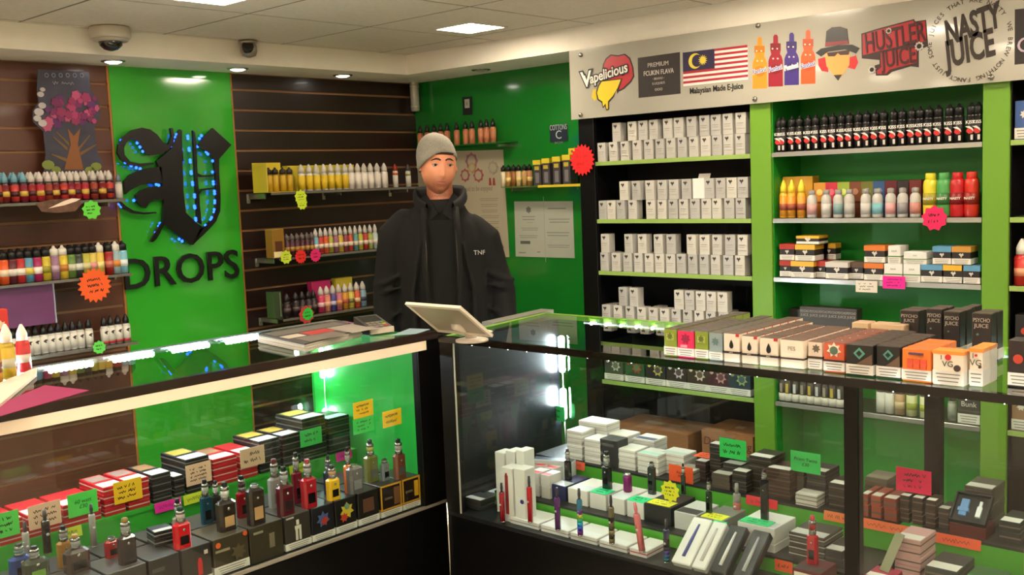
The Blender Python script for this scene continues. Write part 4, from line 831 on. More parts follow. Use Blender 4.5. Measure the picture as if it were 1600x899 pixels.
# bottom shelf of the black bay: picture cartons
pc_ = [((70, 66, 60), (190, 186, 170), 'grey'), ((50, 76, 50), (170, 60, 50), 'green and red'), ((40, 30, 40), (196, 180, 90), 'violet and yellow'), ((46, 30, 36), (206, 190, 196), 'dark plum and white'), ((60, 40, 34), (214, 196, 180), 'brown and cream'), ((66, 26, 34), (200, 150, 150), 'maroon and pink'), ((24, 50, 60), (150, 160, 90), 'teal and olive')]
for k, (a, b_, nm) in enumerate(pc_):
    px = 959+32.6*k; y = sy(px, 600, XS+.01)
    carton(f'{nm} picture carton with white strip, bottom shelf of the black bay', 'carton', (XS+.042, y, SH[4]), .104, .06, .118, a, strip=.26, prints=(('star', b_, .12, .58, .26), ('disc', tuple(min(255, v+40) for v in a), .12, .6, .14), ('disc', b_, -.3, .75, .08)))
# green bay, top shelf: KISS bottles
for k, z in enumerate((215, 258, 308, 350, 398, 440, 490, 535, 583, 627, 677, 722, 770, 817, 872, 920, 973, 1018, 1068, 1120, 1182, 1235, 1303, 1345)):
    px = 1150+z/3.556; X = XS+.03
    t = bottle('black bottle with white lettering and red lips emblem, top shelf of green bay', (X, sy(px, 222, X-.01), SH[0]), .0165, .138, (26, 22, 22), (24, 21, 21), (28, 24, 24), 'tall', RW, 'black bottles with lips emblem', txt=(('KISS', (232, 228, 220), .50, .115),))
    dotemblem(t, .0165, .138, [(-.8, -.2), (-.2, -.75), (.5, -.6), (.75, 0), (.3, .25), (-.5, .4)], (196, 40, 36), .30); dotemblem(t, .0172, .138, [(-.9, .55), (-.1, .6), (.5, .1), (.7, -.5), (.2, .0), (-.4, .25)], (232, 222, 214), .33)
    ob('label_foot', cached('kissfoot', lambda: MB().prism([(-.004, 0), (.004, 0), (.004, .018), (-.004, .018)], -.001, .002).mesh(col((206, 196, 188)), 'label_foot')), t, (.006, -.0165, .008))
# second shelf of the green bay
z = SH[1]
for k, zx in enumerate((256, 300, 355)):
    t = bottle('yellow bottle with orange picture label beside the silver bottles', (XS+.035, sy(1150+zx/3.556, 325, XS+.02), z), .0165, .15, (226, 170, 50), (240, 214, 60), (222, 150, 50), 'drip', RW, 'yellow bottles in the green bay', lab2=(150, 70, 50))
carton('large yellow carton behind the yellow bottles in the green bay', 'carton', (XS+.11, sy(1246, 320, XS+.08), z), .128, .06, .162, (214, 160, 50), (226, 190, 90), prints=(('band', (196, 130, 40), .2, .3),))
cb = [(214, 150, 60), (196, 44, 66), (150, 170, 60), (120, 66, 40), (110, 110, 40), (50, 84, 130), (100, 26, 36), (46, 34, 34), (110, 34, 30)]; cbn = ['amber', 'crimson', 'lime', 'brown', 'olive', 'blue', 'dark red', 'black', 'rust']
for k in range(9):
    px = 1150+(465+66*k)/3.556; y = sy(px, 320, XS+.08)
    carton(f'{cbn[k]} carton in the row behind the silver bottles', 'carton', (XS+.105, y, z), .05, .05, .135, cb[k], prints=(('disc', tuple(min(255, v+60) for v in cb[k]), 0, .72, .25), ('band', tuple(int(v*.6) for v in cb[k]), .40, .45)))
for k, zx in enumerate((415, 495, 562, 623, 715, 780, 853, 920, 990)):
    tint = [(196, 150, 146), (196, 190, 184), (120, 150, 150), (180, 176, 170), (196, 190, 184), (120, 180, 190), (206, 150, 150), (140, 136, 140), (196, 130, 120)][k]; tn = ['rosy', 'plain', 'grey green', 'bare', 'plain', 'pale blue', 'pink', 'grey', 'red'][k]
    bottle(f'silver aluminium bottle with {tn} label in the green bay', (XS+.032, sy(1150+zx/3.556, 320, XS+.02), z), .0195, .108, (190, 186, 180), (150, 146, 142), tint, 'can', RW, 'silver bottles' if tn == 'plain' else None, name='aluminium_bottle')
for k, (zx, c, nm) in enumerate(((1070, (222, 206, 50), 'yellow'), (1145, (78, 160, 84), 'green'), (1220, (190, 28, 36), 'crimson'), (1300, (200, 44, 30), 'orange red'))):
    bottle(f'stout {nm} bottle at the right end of the silver bottle shelf', (XS+.04, sy(1150+zx/3.556, 315, XS+.02), z), .026, .158, c, c, tuple(int(v*.72) for v in c), 'fat', RW, txt=(('NASTY', (230, 220, 206), .42, .075),))
p = U(1460, 341, X=XS-.006); w1 = U(1439, 341, X=XS-.006).y-U(1481, 341, X=XS-.006).y
card('pink star price card hanging from the silver bottle shelf', p, w1, w1, (244, 24, 92), RW, 2, seed=20, star=9)
# third shelf: stacked cartons with coloured lids
z = SH[2]
def scart(x0, x1, top, nm, zz=0, X=XS+.005, d=.08, h=.066, c=(38, 30, 28), plain=False, where=''):
    ya, yb2 = sy(1150+x0/3.556, 425-zz*300, X), sy(1150+x1/3.556, 425-zz*300, X); w_ = ya-yb2-.002
    return carton(f'{nm} {where}'.strip(), 'carton', (X+d/2, (ya+yb2)/2, z+zz), w_, d, h, c, top, strip=.36, prints=((('band', top, .70, .999), ('crest', (214, 206, 196), 0, .52, .13)) if not plain else (('txt', 'AAA', (150, 150, 146), .16, 0, .7), ('band', (96, 140, 76), .38, .44))))
red, yel, ora, blu, gry = (176, 48, 30), (228, 176, 50), (214, 116, 36), (92, 150, 186), (206, 198, 190)
scart(243, 305, red, 'black carton with red lid', where='at the left end of the stacked carton shelf', X=XS+.02)
scart(305, 432, yel, 'black carton with yellow lid', where='in the bottom layer beside the red lid')
scart(440, 497, red, 'black carton with red lid', where='set back between yellow and white lidded cartons', X=XS+.03)
scart(498, 622, gry, 'black carton with white lid', where='in the bottom layer next to the yellow lid')
scart(630, 708, (96, 70, 50), 'dark carton with brown lid', where='set back beside the orange lidded stack', X=XS+.025)
scart(711, 818, ora, 'black carton with orange lid', where='at the bottom of the orange pair')
scart(712, 828, ora, 'black carton with orange lid', .066, where='on top of the orange pair')
scart(821, 925, (232, 228, 222), 'white carton with grey letters', c=(230, 226, 220), plain=True, where='standing beside the orange pair'); scart(843, 915, (232, 228, 222), 'small white carton', .066, c=(230, 226, 220), plain=True, where='on the white cartons, beside the orange pair')
scart(928, 1025, (226, 226, 220), 'white carton with green band', c=(228, 226, 220), plain=True, where='in the bottom layer left of the blue lid'); scart(930, 1060, (226, 226, 220), 'wide white carton with green band', .066, c=(228, 226, 220), plain=True, where='laid on the white and blue cartons', h=.045)
scart(1028, 1146, blu, 'black carton with blue lid', where='in the bottom layer next to the white cartons'); scart(1150, 1264, yel, 'black carton with yellow lid', where='between two blue lidded cartons'); scart(1266, 1368, blu, 'black carton with blue lid', where='at the right end of the stacked carton shelf')
scart(1092, 1195, blu, 'black carton with blue lid', .066, where='in the upper layer, right stack'); scart(1198, 1305, (196, 140, 60), 'black carton with amber lid', .066, where='in the upper layer, right stack')
scart(243, 325, red, 'black carton with red lid', .066, where='on top at the left end of the shelf', X=XS+.02); scart(329, 438, yel, 'black carton with yellow lid', .066, where='in the upper layer, front of the yellow rank')
for k in range(3): scart(395+42*k, 470+42*k, yel, 'black carton with yellow lid', .066, X=XS+.09+.0*k, d=.05, where=f'of the rear yellow rank, {["first", "second", "third"][k]} from the red')
for k in range(2): scart(400+70*k, 465+70*k, red, 'black carton with red lid', X=XS+.12, d=.06, where=f'supporting the rear yellow rank, {["left", "right"][k]} one')
scart(335, 462, yel, 'flat carton with yellow lid', .132, h=.034, where='lying on top of the yellow rank')
for (x0, x1, y0, y1, c, lab, sd) in ((665, 785, 400, 475, (226, 216, 200), 'white handwritten price card hanging below the stacked cartons', 21), (815, 940, 375, 455, (244, 30, 150), 'pink handwritten price card hanging below the stacked cartons', 22)):
    a, b_ = U(1150+x0/3.556, 325+y0/3.556, X=XS-.006), U(1150+x1/3.556, 325+y1/3.556, X=XS-.006); card(lab, (a+b_)/2, a.y-b_.y, abs(a.z-b_.z)*.92, c, RW, 3, seed=sd)
# fourth shelf: dark cartons
z = SH[3]
for k in range(6):
    px = 1150+(385+52*k)/3.556; carton('dark grey carton with pale lettering on the shelf behind the counter boxes', 'carton', (XS+.05, sy(px, 492, XS+.03), z), .042, .05, .125, (58, 52, 46), (70, 64, 56), group='dark cartons behind the counter boxes', prints=(('txt', 'PSYCHO', (170, 162, 150), .11, 0, .86), ('txt', 'JUICE', (170, 162, 150), .11, 0, .74)))
for k in range(7): carton('dark carton in the left part of the fourth shelf, green bay', 'carton', (XS+.15, sy(1222+13*k, 492, XS+.12), z), .04, .05, .1, (50, 44, 40), group='dark cartons at the back of the fourth shelf')
carton('small pale grey carton alone near the right upright on the fourth shelf', 'carton', (XS+.06, sy(1513, 490, XS+.04), z), .04, .04, .13, (150, 150, 146), prints=(('band', (110, 110, 110), .6, .7),))
for k in range(3): carton('dark carton behind the tall boxes near the right upright', 'carton', (XS+.12, sy(1482+14*k, 490, XS+.1), z), .036, .05, .115, (46, 42, 40), group='dark cartons near the right upright')
# bottom shelf of the green bay
z = SH[4]
for k in range(9):
    px = 1219+11.6*k; y = sy(px, 618, XS+.02); t = bottle('dark bottle with white foot label on the bottom shelf of the green bay', (XS+.032, y, z), .0175, .125, (36, 30, 26), (30, 26, 24), (44, 38, 32), 'tall', RW, 'dark bottles, bottom shelf')
    ob('foot_label', cached('footl', lambda: MB().lathe([(.0182, .003), (.0182, .034)], 12).mesh(col((214, 206, 192)), 'foot_label')), t); dotemblem(t, .0182, .125, [(-.3, -1), (.3, -1), (.3, 1), (-.3, 1)], [(150, 140, 120), (196, 170, 60), (206, 206, 206)][k % 3], .45)
for k, (zx, c, l2, nm) in enumerate(((800, (214, 210, 200), None, 'white label'), (848, (220, 216, 206), None, 'white label'), (903, (176, 140, 100), (206, 180, 140), 'tan label'), (967, (206, 206, 150), (150, 160, 50), 'yellow striped'), (1043, (214, 214, 170), (170, 180, 50), 'yellow striped'))):
    px = 1150+zx/3.556; bottle(f'{nm} bottle with dark cap between the counter posts, bottom shelf', (XS+.032, sy(px, 640, XS+.015), z), .019, .125, (40, 36, 34), (34, 30, 28), c, 'tall', RW, f'{nm} bottles between the posts' if k != 2 else None, lab2=l2)
carton('black carton with large white lettering on the bottom shelf', 'carton', (XS+.045, sy(1523, 655, XS+.01), z), .075, .06, .11, (44, 46, 42), strip=.34, prints=(('txt', 'Bunk', (214, 210, 204), .24, 0, .66), ('band', (70, 70, 66), .42, .46)))
bottle('pale grey bottle beside the black lettered carton', (XS+.05, sy(1485, 650, XS+.03), z), .016, .11, (120, 130, 110), (60, 60, 56), (150, 156, 140), 'drip', RW)
# far black bay
for k, (py, zz, c, nm) in enumerate(((195, SH[0], (60, 90, 150), 'blue'), (640, SH[4], (150, 110, 80), 'brown'))):
    for j in range(3): carton(f'{nm} carton with pale label in the bay beyond the last lime upright', 'carton', (XS+.05, 1.06-.07*j, zz), .06, .06, .13, c, strip=.3, group=f'{nm} cartons in the far bay', prints=(('star', (214, 206, 196), 0, .65, .25),))
for j in range(3): bottle('red bottle with white cap in the bay beyond the last lime upright', (XS+.04, 1.068-.056*j, SH[2]), .024, .16, (196, 40, 34), (236, 228, 220), (200, 46, 38), 'drip', RW, 'red bottles in the far bay', lab2=(230, 150, 110))
for j in range(2): carton('black carton with coloured picture in the far bay, fourth shelf', 'carton', (XS+.05, 1.05-.075*j, SH[3]), .065, .06, .14, (34, 28, 28), group='black cartons in the far bay', strip=.25, prints=(('disc', (190, 60, 40), 0, .6, .2),))
# cardboard boxes under the shelves
for (y0, y1, zt, lab, tx) in ((2.80, 2.40, .42, 'brown cardboard box on the floor of the black bay', None), (2.33, 2.086, .455, 'brown cardboard box marked with red brown handwriting on the floor of the black bay', 'Donut 3mg')):
    t = thing('cardboard_box', lab, 'box', (XS+.12, (y0+y1)/2, 0), RW); w_ = y0-y1; CB = col((150, 98, 58), .8, noise=.08, scale=12)
    MB().box(-w_/2, w_/2, -.118, .118, .0008, zt).build('box_body', CB, t); MB().box(-w_/2, w_/2, -.02, .02, zt, zt+.0006).build('packing_tape', col((170, 130, 90), .3), t); MB().box(-w_/2-.001, -w_/2+.1, -.1, .1, zt, zt+.0015).box(w_/2-.1, w_/2+.001, -.1, .1, zt, zt+.0015).build('box_flap', CB, t)
    if tx: text(tx, .05, col((90, 44, 34), .8), t, (0, -.1192, zt*.9), ext=.0002, shear=.12)
# ================================================================ GREEN WALL
def gy_(px, py, X=XW): return U(px, py, X=X)
def gshelf(x0, x1, py, label, d=.11):
    a, b_ = gy_(x0, py, XW-d), gy_(x1, py, XW-d); t = thing('wall_shelf', label, 'shelf', (XW, (a.y+b_.y)/2, 0), RW); w_ = a.y-b_.y
    return t, w_, (a.z+b_.z)/2
t, w_, zs1 = gshelf(652, 788, 226, 'small green shelf of copper bottles above the man\'s shoulder'); t.location.z = zs1
MB().box(-w_/2, w_/2, -.11, -.001, -.006, -.0008).build('shelf_board', col((34, 110, 40), .25), t)
for k in (-.4, .4): MB().box(w_*k-.004, w_*k+.004, -.09, -.001, -.026, -.006).build('bracket', CHROME, t)
for px in (657, 668, 679, 689, 699, 714, 728, 738, 752, 761, 771): bottle('copper bottle with tall black cap on the small green shelf', (XW-.06, gy_(px, 215, XW-.06).y, zs1), .0165, .125, (196, 120, 84), (30, 34, 26), (206, 130, 92), 'drip', RW, 'copper bottles', lab2=None)
t, w_, zs2 = gshelf(783, 912, 290, 'small shelf with yellow edge holding tan bottles and e-liquid cartons'); t.location.z = zs2
MB().box(-w_/2, w_/2, -.11, -.001, -.006, -.0008).build('shelf_board', col((96, 120, 60), .25), t); MB().box(-.02, w_/2, -.1115, -.11, -.010, .002).build('yellow_edge', col((214, 196, 50)), t)
for k in (-.4, .4): MB().box(w_*k-.004, w_*k+.004, -.09, -.001, -.026, -.006).build('bracket', CHROME, t)
for k, px in enumerate((787, 795, 803, 811, 820, 828)): bottle('tan and gold bottle with black cap beside the yellow topped cartons', (XW-.075, gy_(px, 280, XW-.075).y, zs2), .0142, .112, [(206, 190, 150), (170, 120, 70), (150, 96, 50), (214, 186, 140), (190, 150, 90), (176, 120, 80)][k], K0, [(222, 206, 170), (180, 130, 70), (150, 96, 50), (220, 190, 140), (190, 150, 90), (176, 120, 80)][k], 'tall', RW, 'tan and gold bottles', lab2=(226, 196, 120) if k % 2 else None)
for k, px in enumerate((838, 852, 868.5, 884)):
    carton('black and grey carton with yellow lid beside the tan bottles', 'carton', (XW-.075, gy_(px+1, 270, XW-.105).y, zs2), .048, .06, .128+.006*k, (66, 60, 62), (214, 196, 50), group='yellow lidded cartons on the green wall', prints=(('band', (216, 196, 50), .82, .999), ('rect', (190, 170, 60), 0, .68, .3, .07), ('rect', (120, 116, 120), .05, .3, .25, .2)))
carton('yellow carton lying on top of the yellow lidded cartons', 'carton', (XW-.075, gy_(893, 240, XW-.105).y, zs2+.146), .05, .05, .03, (214, 196, 50), prints=(('disc', (90, 70, 30), 0, .5, .12),))
p = U(910, 250, X=XS-.01); card('big red starburst price card at the left edge of the shelving unit', (XS-.012, p.y, p.z), .146, .146, (240, 22, 26), RW, 2, seed=30, star=20, ink=(200, 20, 20))
def wall_sheet(name, label, cat, quad, c, X=XW-.002, **k):
    P = [U(x, y, X=X) for x, y in quad]; cy = sum(q.y for q in P)/4; cz = sum(q.z for q in P)/4
    t = thing(name, label, cat, (X, cy, cz), RW); MB().prism([(cy-q.y, q.z-cz) for q in P], -.0006, .0006).build('sheet', col(c, .6, noise=.03, scale=5), t); return t, cy, cz
t, cy, cz = wall_sheet('wall_poster', 'tall printed paper poster with pink emblem on the green wall behind the man', 'poster', ((645, 238), (786, 234), (796, 402), (640, 400)), (176, 166, 142), XW-.003)
def lp(px, py, X=XW-.003): p = U(px, py, X=X); return (cy-p.y, p.z-cz)
for ei, (px, py, s_, c) in enumerate(((737, 252, .05, (150, 96, 110)), (727, 274, .038, (160, 84, 84)), (748, 274, .04, (160, 84, 84)), (738, 262, .03, (176, 150, 80)), (771, 262, .038, (160, 146, 130)))):
    q = lp(px, py); MB().prism([(q[0]+a, q[1]+b_) for a, b_ in star_pts(8, s_, s_*.8)], -.0012-.001*ei, 0).build('emblem_print', col(c, .6), t)
    MB().prism([(q[0]+a, q[1]+b_) for a, b_ in ell(s_*.6, s_*.6, 14)], -.0016-.001*ei, 0).build('emblem_print', col((176, 164, 142), .6), t)
for px in (766, 772): q = lp(px, 284); MB().prism([(q[0]-.01, q[1]-.02), (q[0]+.01, q[1]-.02), (q[0]+.006, q[1]+.02), (q[0]-.006, q[1]+.02)], -.0012, 0).build('ribbon_print', col((150, 60, 56), .6), t)
q = lp(745, 295); text('Liquid to be enjoyed', .04, col((130, 110, 100), .6), t, (q[0], -.001, q[1]), ext=.0002, shear=.2, sx=.7)
for k in range(9): q = lp(764+k*.6, 312+k*9); ob('small_print', cached(('pl', k), lambda: lines_mesh(.14-.01*(k % 3), .02, 2, (140, 126, 108))), t, (q[0], -.001, q[1]))
q = lp(783, 387); MB().prism([(q[0]+a, q[1]+b_) for a, b_ in ell(.02, .02)], -.0012, 0).build('seal_print', col((130, 80, 70), .6), t); MB().prism([(q[0]+a, q[1]+b_) for a, b_ in ell(.014, .014)], -.0018, 0).build('seal_print', col((190, 178, 154), .6), t)
t, cy, cz = wall_sheet('wall_notice', 'white official notice of two pages taped to the green wall', 'notice', ((803.5, 315), (895, 314.5), (898, 403.5), (806, 401)), (178, 180, 164), XW-.003)
q = lp(826, 328); MB().prism([(q[0]+a, q[1]+b_) for a, b_ in star_pts(6, .02, .014)], -.0012, 0).build('crest_print', col((110, 110, 104), .6), t)
for (px, py, w1, h1, n) in ((826, 341, .09, .03, 2), (828, 348, .04, .006, 1), (828, 358, .12, .02, 2), (826, 370, .13, .02, 2), (870, 326, .12, .02, 1), (874, 345, .14, .03, 2), (872, 366, .15, .03, 2), (873, 385, .15, .02, 2), (816, 395, .05, .02, 1), (842, 394, .02, .02, 1)):
    q = lp(px, py); ob('small_print', lines_mesh(w1, h1, n, (128, 128, 120)), t, (q[0], -.001, q[1]))
q = lp(821, 379); MB().prism([(q[0]-.034, q[1]-.008), (q[0]+.034, q[1]-.008), (q[0]+.034, q[1]+.008), (q[0]-.034, q[1]+.008)], -.0012, 0).build('dark_print', col((90, 90, 84), .6), t)
q = lp(851, 358); MB().box(q[0]-.001, q[0]+.001, -.001, 0, -.17, .17).build('page_fold', col((160, 160, 148), .6), t)
t, cy, cz = wall_sheet('small_frame', 'tiny black framed picture high on the green wall above the copper bottles', 'picture frame', ((722.5, 152), (737.5, 151), (738, 179), (723.5, 180)), (24, 30, 26), XW-.006)
q = lp(730, 162, XW-.006); MB().prism([(q[0]-.018, q[1]-.024), (q[0]+.018, q[1]-.024), (q[0]+.018, q[1]+.024), (q[0]-.018, q[1]+.024)], -.0016, 0).build('picture', col((170, 170, 156), .5), t); text('6', .03, col((90, 90, 84), .6), t, (q[0], -.002, q[1]), ext=.0002)
t, cy, cz = wall_sheet('brand_plate', 'small dark blue emblem plate on the green wall beside the white banner', 'sign', ((858.5, 197.5), (886, 194.5), (887.5, 220), (859.5, 223)), (24, 40, 56), XW-.004)
text('COTTONS', .038, col((186, 196, 196), .6), t, (0, -.001, .03), ext=.0002, sx=.62); text('C', .06, col((196, 204, 204), .6), t, (0, -.001, -.008), ext=.0002); text('BACON', .015, col((150, 160, 160), .6), t, (0, -.001, -.046), ext=.0002)
# ================================================================ ON THE RIGHT COUNTER TOP
def ry(px, py, X): return U(px, py, X=X).y
ZTOP = ZT+.0012
def ccol(x0, x1, yb, yt, spec, n, lab, dp=.04, X=XR+.045, inset=0, top=None, grp=None):
    """rank of cartons going back from the front edge of the counter"""
    ya, yb2 = ry(x0, yb, X), ry(x1, yb, X); w_ = ya-yb2-.0015; h = max(.05, U((x0+x1)/2, yt, X=X).z-ZTOP)
    for k in range(n):
        c, tp_, st_, pr = spec
        carton(lab+(', front of its rank' if k == 0 and n > 1 else (', further back in its rank' if n > 1 else '')), 'carton', (X+dp/2+k*(dp+.002), (ya+yb2)/2-.001*k, ZTOP), w_, dp, h, c, top or tp_, strip=st_, group=(lab+' rank') if n > 1 else None, prints=pr)
GR = ((136, 150, 52), (60, 50, 36), .34, (('rect', (170, 176, 90), 0, .7, .3, .12), ('star', (96, 110, 40), 0, .72, .25)))
PK = ((226, 44, 92), (60, 44, 36), .34, (('star', (150, 30, 70), 0, .7, .3), ('rect', (240, 150, 170), -.1, .42, .2, .05)))
BL = ((140, 156, 156), (70, 62, 54), .3, (('star', (96, 120, 120), 0, .68, .3),))
DR = ((232, 216, 196), (78, 56, 46), 0, (('drop', (24, 20, 20), 0, .62, .17), ('rect', (196, 50, 46), .4, .94, .1, .05), ('band', (40, 30, 28), .30, .37), ('txt', 'JUICE', (220, 206, 190), .06, 0, .335)))
PE = ((236, 220, 200), (90, 66, 54), 0, (('txt', 'PES', (150, 140, 130), .2, 0, .68), ('band', (60, 46, 42), .30, .36)))
CW2 = ((226, 206, 184), (96, 70, 58), .34, (('star', (110, 96, 80), .1, .75, .3), ('band', (50, 40, 36), .38, .46)))
CO = ((206, 92, 60), (120, 70, 56), .36, (('star', (236, 222, 206), 0, .76, .36), ('disc', (90, 110, 90), 0, .74, .2), ('band', (60, 34, 30), .36, .42)))
DI = ((36, 34, 32), (64, 54, 48), .36, (('dia', (84, 150, 136), 0, .72, .22), ('dia', (36, 34, 32), 0, .72, .12), ('tri', (104, 80, 64), 0, 0, ((-.1, .38), (.49, .38), (.49, .72)))))
OR = ((238, 126, 48), (232, 110, 50), .36, (('rect', (226, 90, 60), -.22, .62, .1, .07), ('rect', (226, 90, 60), .02, .62, .1, .07), ('rect', (226, 90, 60), .26, .62, .1, .07), ('rect', (226, 90, 60), -.22, .48, .1, .07), ('rect', (226, 90, 60), .02, .48, .1, .07), ('rect', (226, 90, 60), .26, .48, .1, .07), ('rect', (90, 60, 90), 0, .86, .25, .03)))
VG = ((240, 224, 204), (240, 140, 60), .42, (('band', (240, 146, 60), .9, .999), ('txt', 'I', (60, 60, 56), .2, -.22, .8), ('disc', (206, 40, 40), 0, .82, .1), ('txt', 'VG', (60, 70, 60), .24, 0, .62), ('disc', (66, 50, 46), .3, .52, .11)))
ccol(1038, 1058, 563, 514, GR, 9, 'olive green carton left of the pink one on the counter'); ccol(1059, 1085, 565, 517, PK, 6, 'bright pink carton with star emblem on the counter')
ccol(1086, 1107, 567, 518, GR, 8, 'olive green carton right of the pink one on the counter'); ccol(1108, 1129, 569, 520, BL, 7, 'grey blue carton beside the white drop cartons')
for k, (a, b_, yb, yt) in enumerate(((1131, 1156, 573, 521), (1159, 1184, 575, 525), (1187, 1216, 577, 528))): ccol(a, b_, yb, yt, DR, 8-k, f'white carton with black drop emblem, {["beside the grey blue one", "middle of three ranks", "beside the grey lettered carton"][k]}')
ccol(1219, 1256, 580, 531, PE, 6, 'white carton with grey lettering between the drop and picture cartons'); ccol(1262, 1285, 581, 534, CW2, 6, 'cream picture carton left of the orange cow carton', X=XR+.06)
ccol(1287, 1320, 588, 536, CO, 6, 'orange carton with white cloud emblem on the counter'); ccol(1322, 1364, 592, 539, DI, 6, 'black carton with teal diamond beside the cloud carton', X=XR+.035); ccol(1369, 1407, 593, 541, DI, 5, 'black carton with teal diamond beside the orange cartons', X=XR+.04)
ccol(1409, 1455, 600, 546, OR, 3, 'bright orange carton with grid of prints', .05, X=XR+.035); ccol(1457, 1506, 606, 549, VG, 1, 'white and orange carton with red heart dot at the front edge', .045, X=XR+.03); ccol(1514, 1536, 603, 545, VG, 2, 'white and orange carton beside the front edge one, turned rank', .045, X=XR+.05)
RED_ = [(1.355-.052*k, 2.50+.05*j) for k in range(5) for j in range(3)]
for i, (y, x) in enumerate(((ry(1345, 520, 2.60), 2.62), (ry(1375, 520, 2.60), 2.62), (ry(1400, 522, 2.60), 2.62))): carton('cream picture carton in the row behind the black diamond cartons', 'carton', (x, y, ZTOP), .045, .05, .07, (206, 176, 140), (190, 160, 130), group='cream cartons behind the diamonds', prints=(('star', (160, 120, 90), 0, .6, .25),))
PS = ((44, 38, 36), (74, 64, 56), 0, (('txt', 'PSYCHO', (190, 180, 166), .11, 0, .86), ('txt', 'JUICE', (190, 180, 166), .11, 0, .75), ('disc', (90, 120, 96), -.2, .58, .06), ('band', (196, 186, 172), .06, .26)))
for k, (a, b_, X, hh) in enumerate(((1406, 1436, 2.63, .105), (1447, 1472, 2.59, .118), (1474, 1500, 2.56, .118), (1500, 1516, 2.64, .118), (1518, 1549, 2.53, .122))):
    ya, yb2 = ry(a, 545, X), ry(b_, 545, X)
    for j in range(2): carton('tall black carton with two lines of pale lettering, back of the counter' if j == 0 else 'tall black carton with pale lettering in the second rank', 'carton', (X+.02+.042*j, (ya+yb2)/2-.002*j, ZTOP), ya-yb2-.001, .04, hh, PS[0], PS[1], group='tall black lettered cartons, '+('front rank' if j == 0 else 'second rank'), prints=PS[3])
carton('black and red carton beyond the white and orange cartons', 'carton', (2.33, .655, ZTOP), .05, .05, .10, (40, 28, 28), strip=.3, prints=(('disc', (190, 60, 40), -.1, .6, .2),))

# tablet, papers and till things by the counter corner
D0 = U(684, 519, Z=ZTOP+.022); tilt = 38; L_ = .165
tb = thing('tablet', 'white framed tablet on a stand leaning over the counter corner, back to the customers', 'tablet', (D0.x, D0.y, ZTOP), RW)
TT = Matrix.Translation((.0, 0, .022)) @ Matrix.Rotation(R_(90-tilt), 4, 'X') @ Matrix.Identity(4)
# local frame: x along the counter, the back of the tablet faces -y and down
TW = .232
def slab(mb, x0, x1, a0, a1, t0, t1, m=0):
    c, s = math.cos(R_(tilt)), math.sin(R_(tilt)); vs = []
    for t in (t0, t1):
        for a in (a0, a1):
            for x in (x0, x1): vs.append((x, -a*c+t*s, .022+a*s+t*c))
    return mb.add(vs, [(0, 1, 3, 2), (4, 6, 7, 5), (0, 4, 5, 1), (2, 3, 7, 6), (0, 2, 6, 4), (1, 5, 7, 3)], m)
slab(slab(slab(slab(MB(), 0, TW, 0, .012, 0, .009), 0, TW, L_-.012, L_, 0, .009), 0, .012, .012, L_-.012, 0, .009), TW-.012, TW, .012, L_-.012, 0, .009).build('frame', col((224, 214, 198), .35), tb)
slab(MB(), .012, TW-.012, .012, L_-.012, .002, .008).build('back_shell', col((158, 148, 132), .3), tb)
MB().lathe([(.05, 0), (.05, .006), (.02, .012)], 18, (TW*.55, .02, 0)).build('stand_foot', col((206, 196, 182), .4), tb)
MB().tube([(TW*.55, .02, .01), (TW*.55, .0, .04), (TW*.55, -.045, .062)], .013, 10, rs=[.018, .014, .02]).build('stand_neck', col((214, 204, 188), .4), tb)
def sheet(name, label, cat, quad, z, c, th=.0012, grp=None, zq=None, off=(0, 0)):
    P = [U(x, y, Z=zq or z+th)+Vector((off[0], off[1], 0)) for x, y in quad]; cx = sum(q.x for q in P)/4; cy = sum(q.y for q in P)/4; t = thing(name, label, cat, (cx, cy, z), 0, grp); n = len(P)
    a = sum((P[i].x*P[(i+1) % n].y-P[(i+1) % n].x*P[i].y) for i in range(n)); P = P if a > 0 else P[::-1]
    vs = [(q.x-cx, q.y-cy, 0) for q in P]+[(q.x-cx, q.y-cy, th) for q in P]
    MB().add(vs, [tuple(range(n-1, -1, -1)), tuple(range(n, 2*n))]+[(i, (i+1) % n, n+(i+1) % n, n+i) for i in range(n)]).build('paper', col(c, .6, noise=.04, scale=14), t); return t
sheet('paper_sheet', 'white paper lying beside the tablet on the counter', 'paper', ((716, 518), (745, 511.5), (770, 517), (742, 524)), ZTOP, (226, 216, 198), .004)
sheet('leaflet', 'pale blue leaflet beside the card terminal', 'paper', ((612, 524), (640, 513.5), (672, 514.5), (650, 522)), ZT, (128, 150, 160))
nc = [(190, 180, 166), (206, 196, 180), (196, 186, 172), (210, 200, 186), (190, 180, 166), (214, 204, 190)]
Q = ((403, 522.5), (476, 537.5), (565, 514), (530, 501))
for k in range(6):
    j = 1.2*(k % 3-1)
    t = sheet('magazine', 'magazine in the pile on the left counter' if k < 5 else 'topmost magazine with dark cover and red picture on the pile', 'magazine', Q, ZTOP+.0006+.0042*k, (66, 60, 56) if k == 5 else nc[k], .0041, 'magazines in the pile' if k < 5 else None, zq=ZT+.027, off=(.0012*j, .0016*(k % 2)))
    if k == 5:
        def tq(u, v): a = U(*Q[0], Z=ZT+.027); b_ = U(*Q[1], Z=ZT+.027); d = U(*Q[3], Z=ZT+.027); p = a+(b_-a)*u+(d-a)*v; return (p.x-t.location.x, p.y-t.location.y, .0044)
        for (u0, u1, v0, v1, c) in ((.05, .3, .05, .9, (96, 92, 86)), (.35, .6, .3, .6, (170, 50, 44)), (.35, .9, .62, .95, (150, 140, 128)), (.62, .95, .1, .55, (110, 100, 92)), (.38, .58, .05, .26, (190, 178, 160)), (.1, .9, .955, .995, (110, 80, 120))):
            MB().add([tq(u0, v0), tq(u1, v0), tq(u1, v1), tq(u0, v1)], [(0, 1, 2, 3)]).build('cover_print', col(c, .5), t)
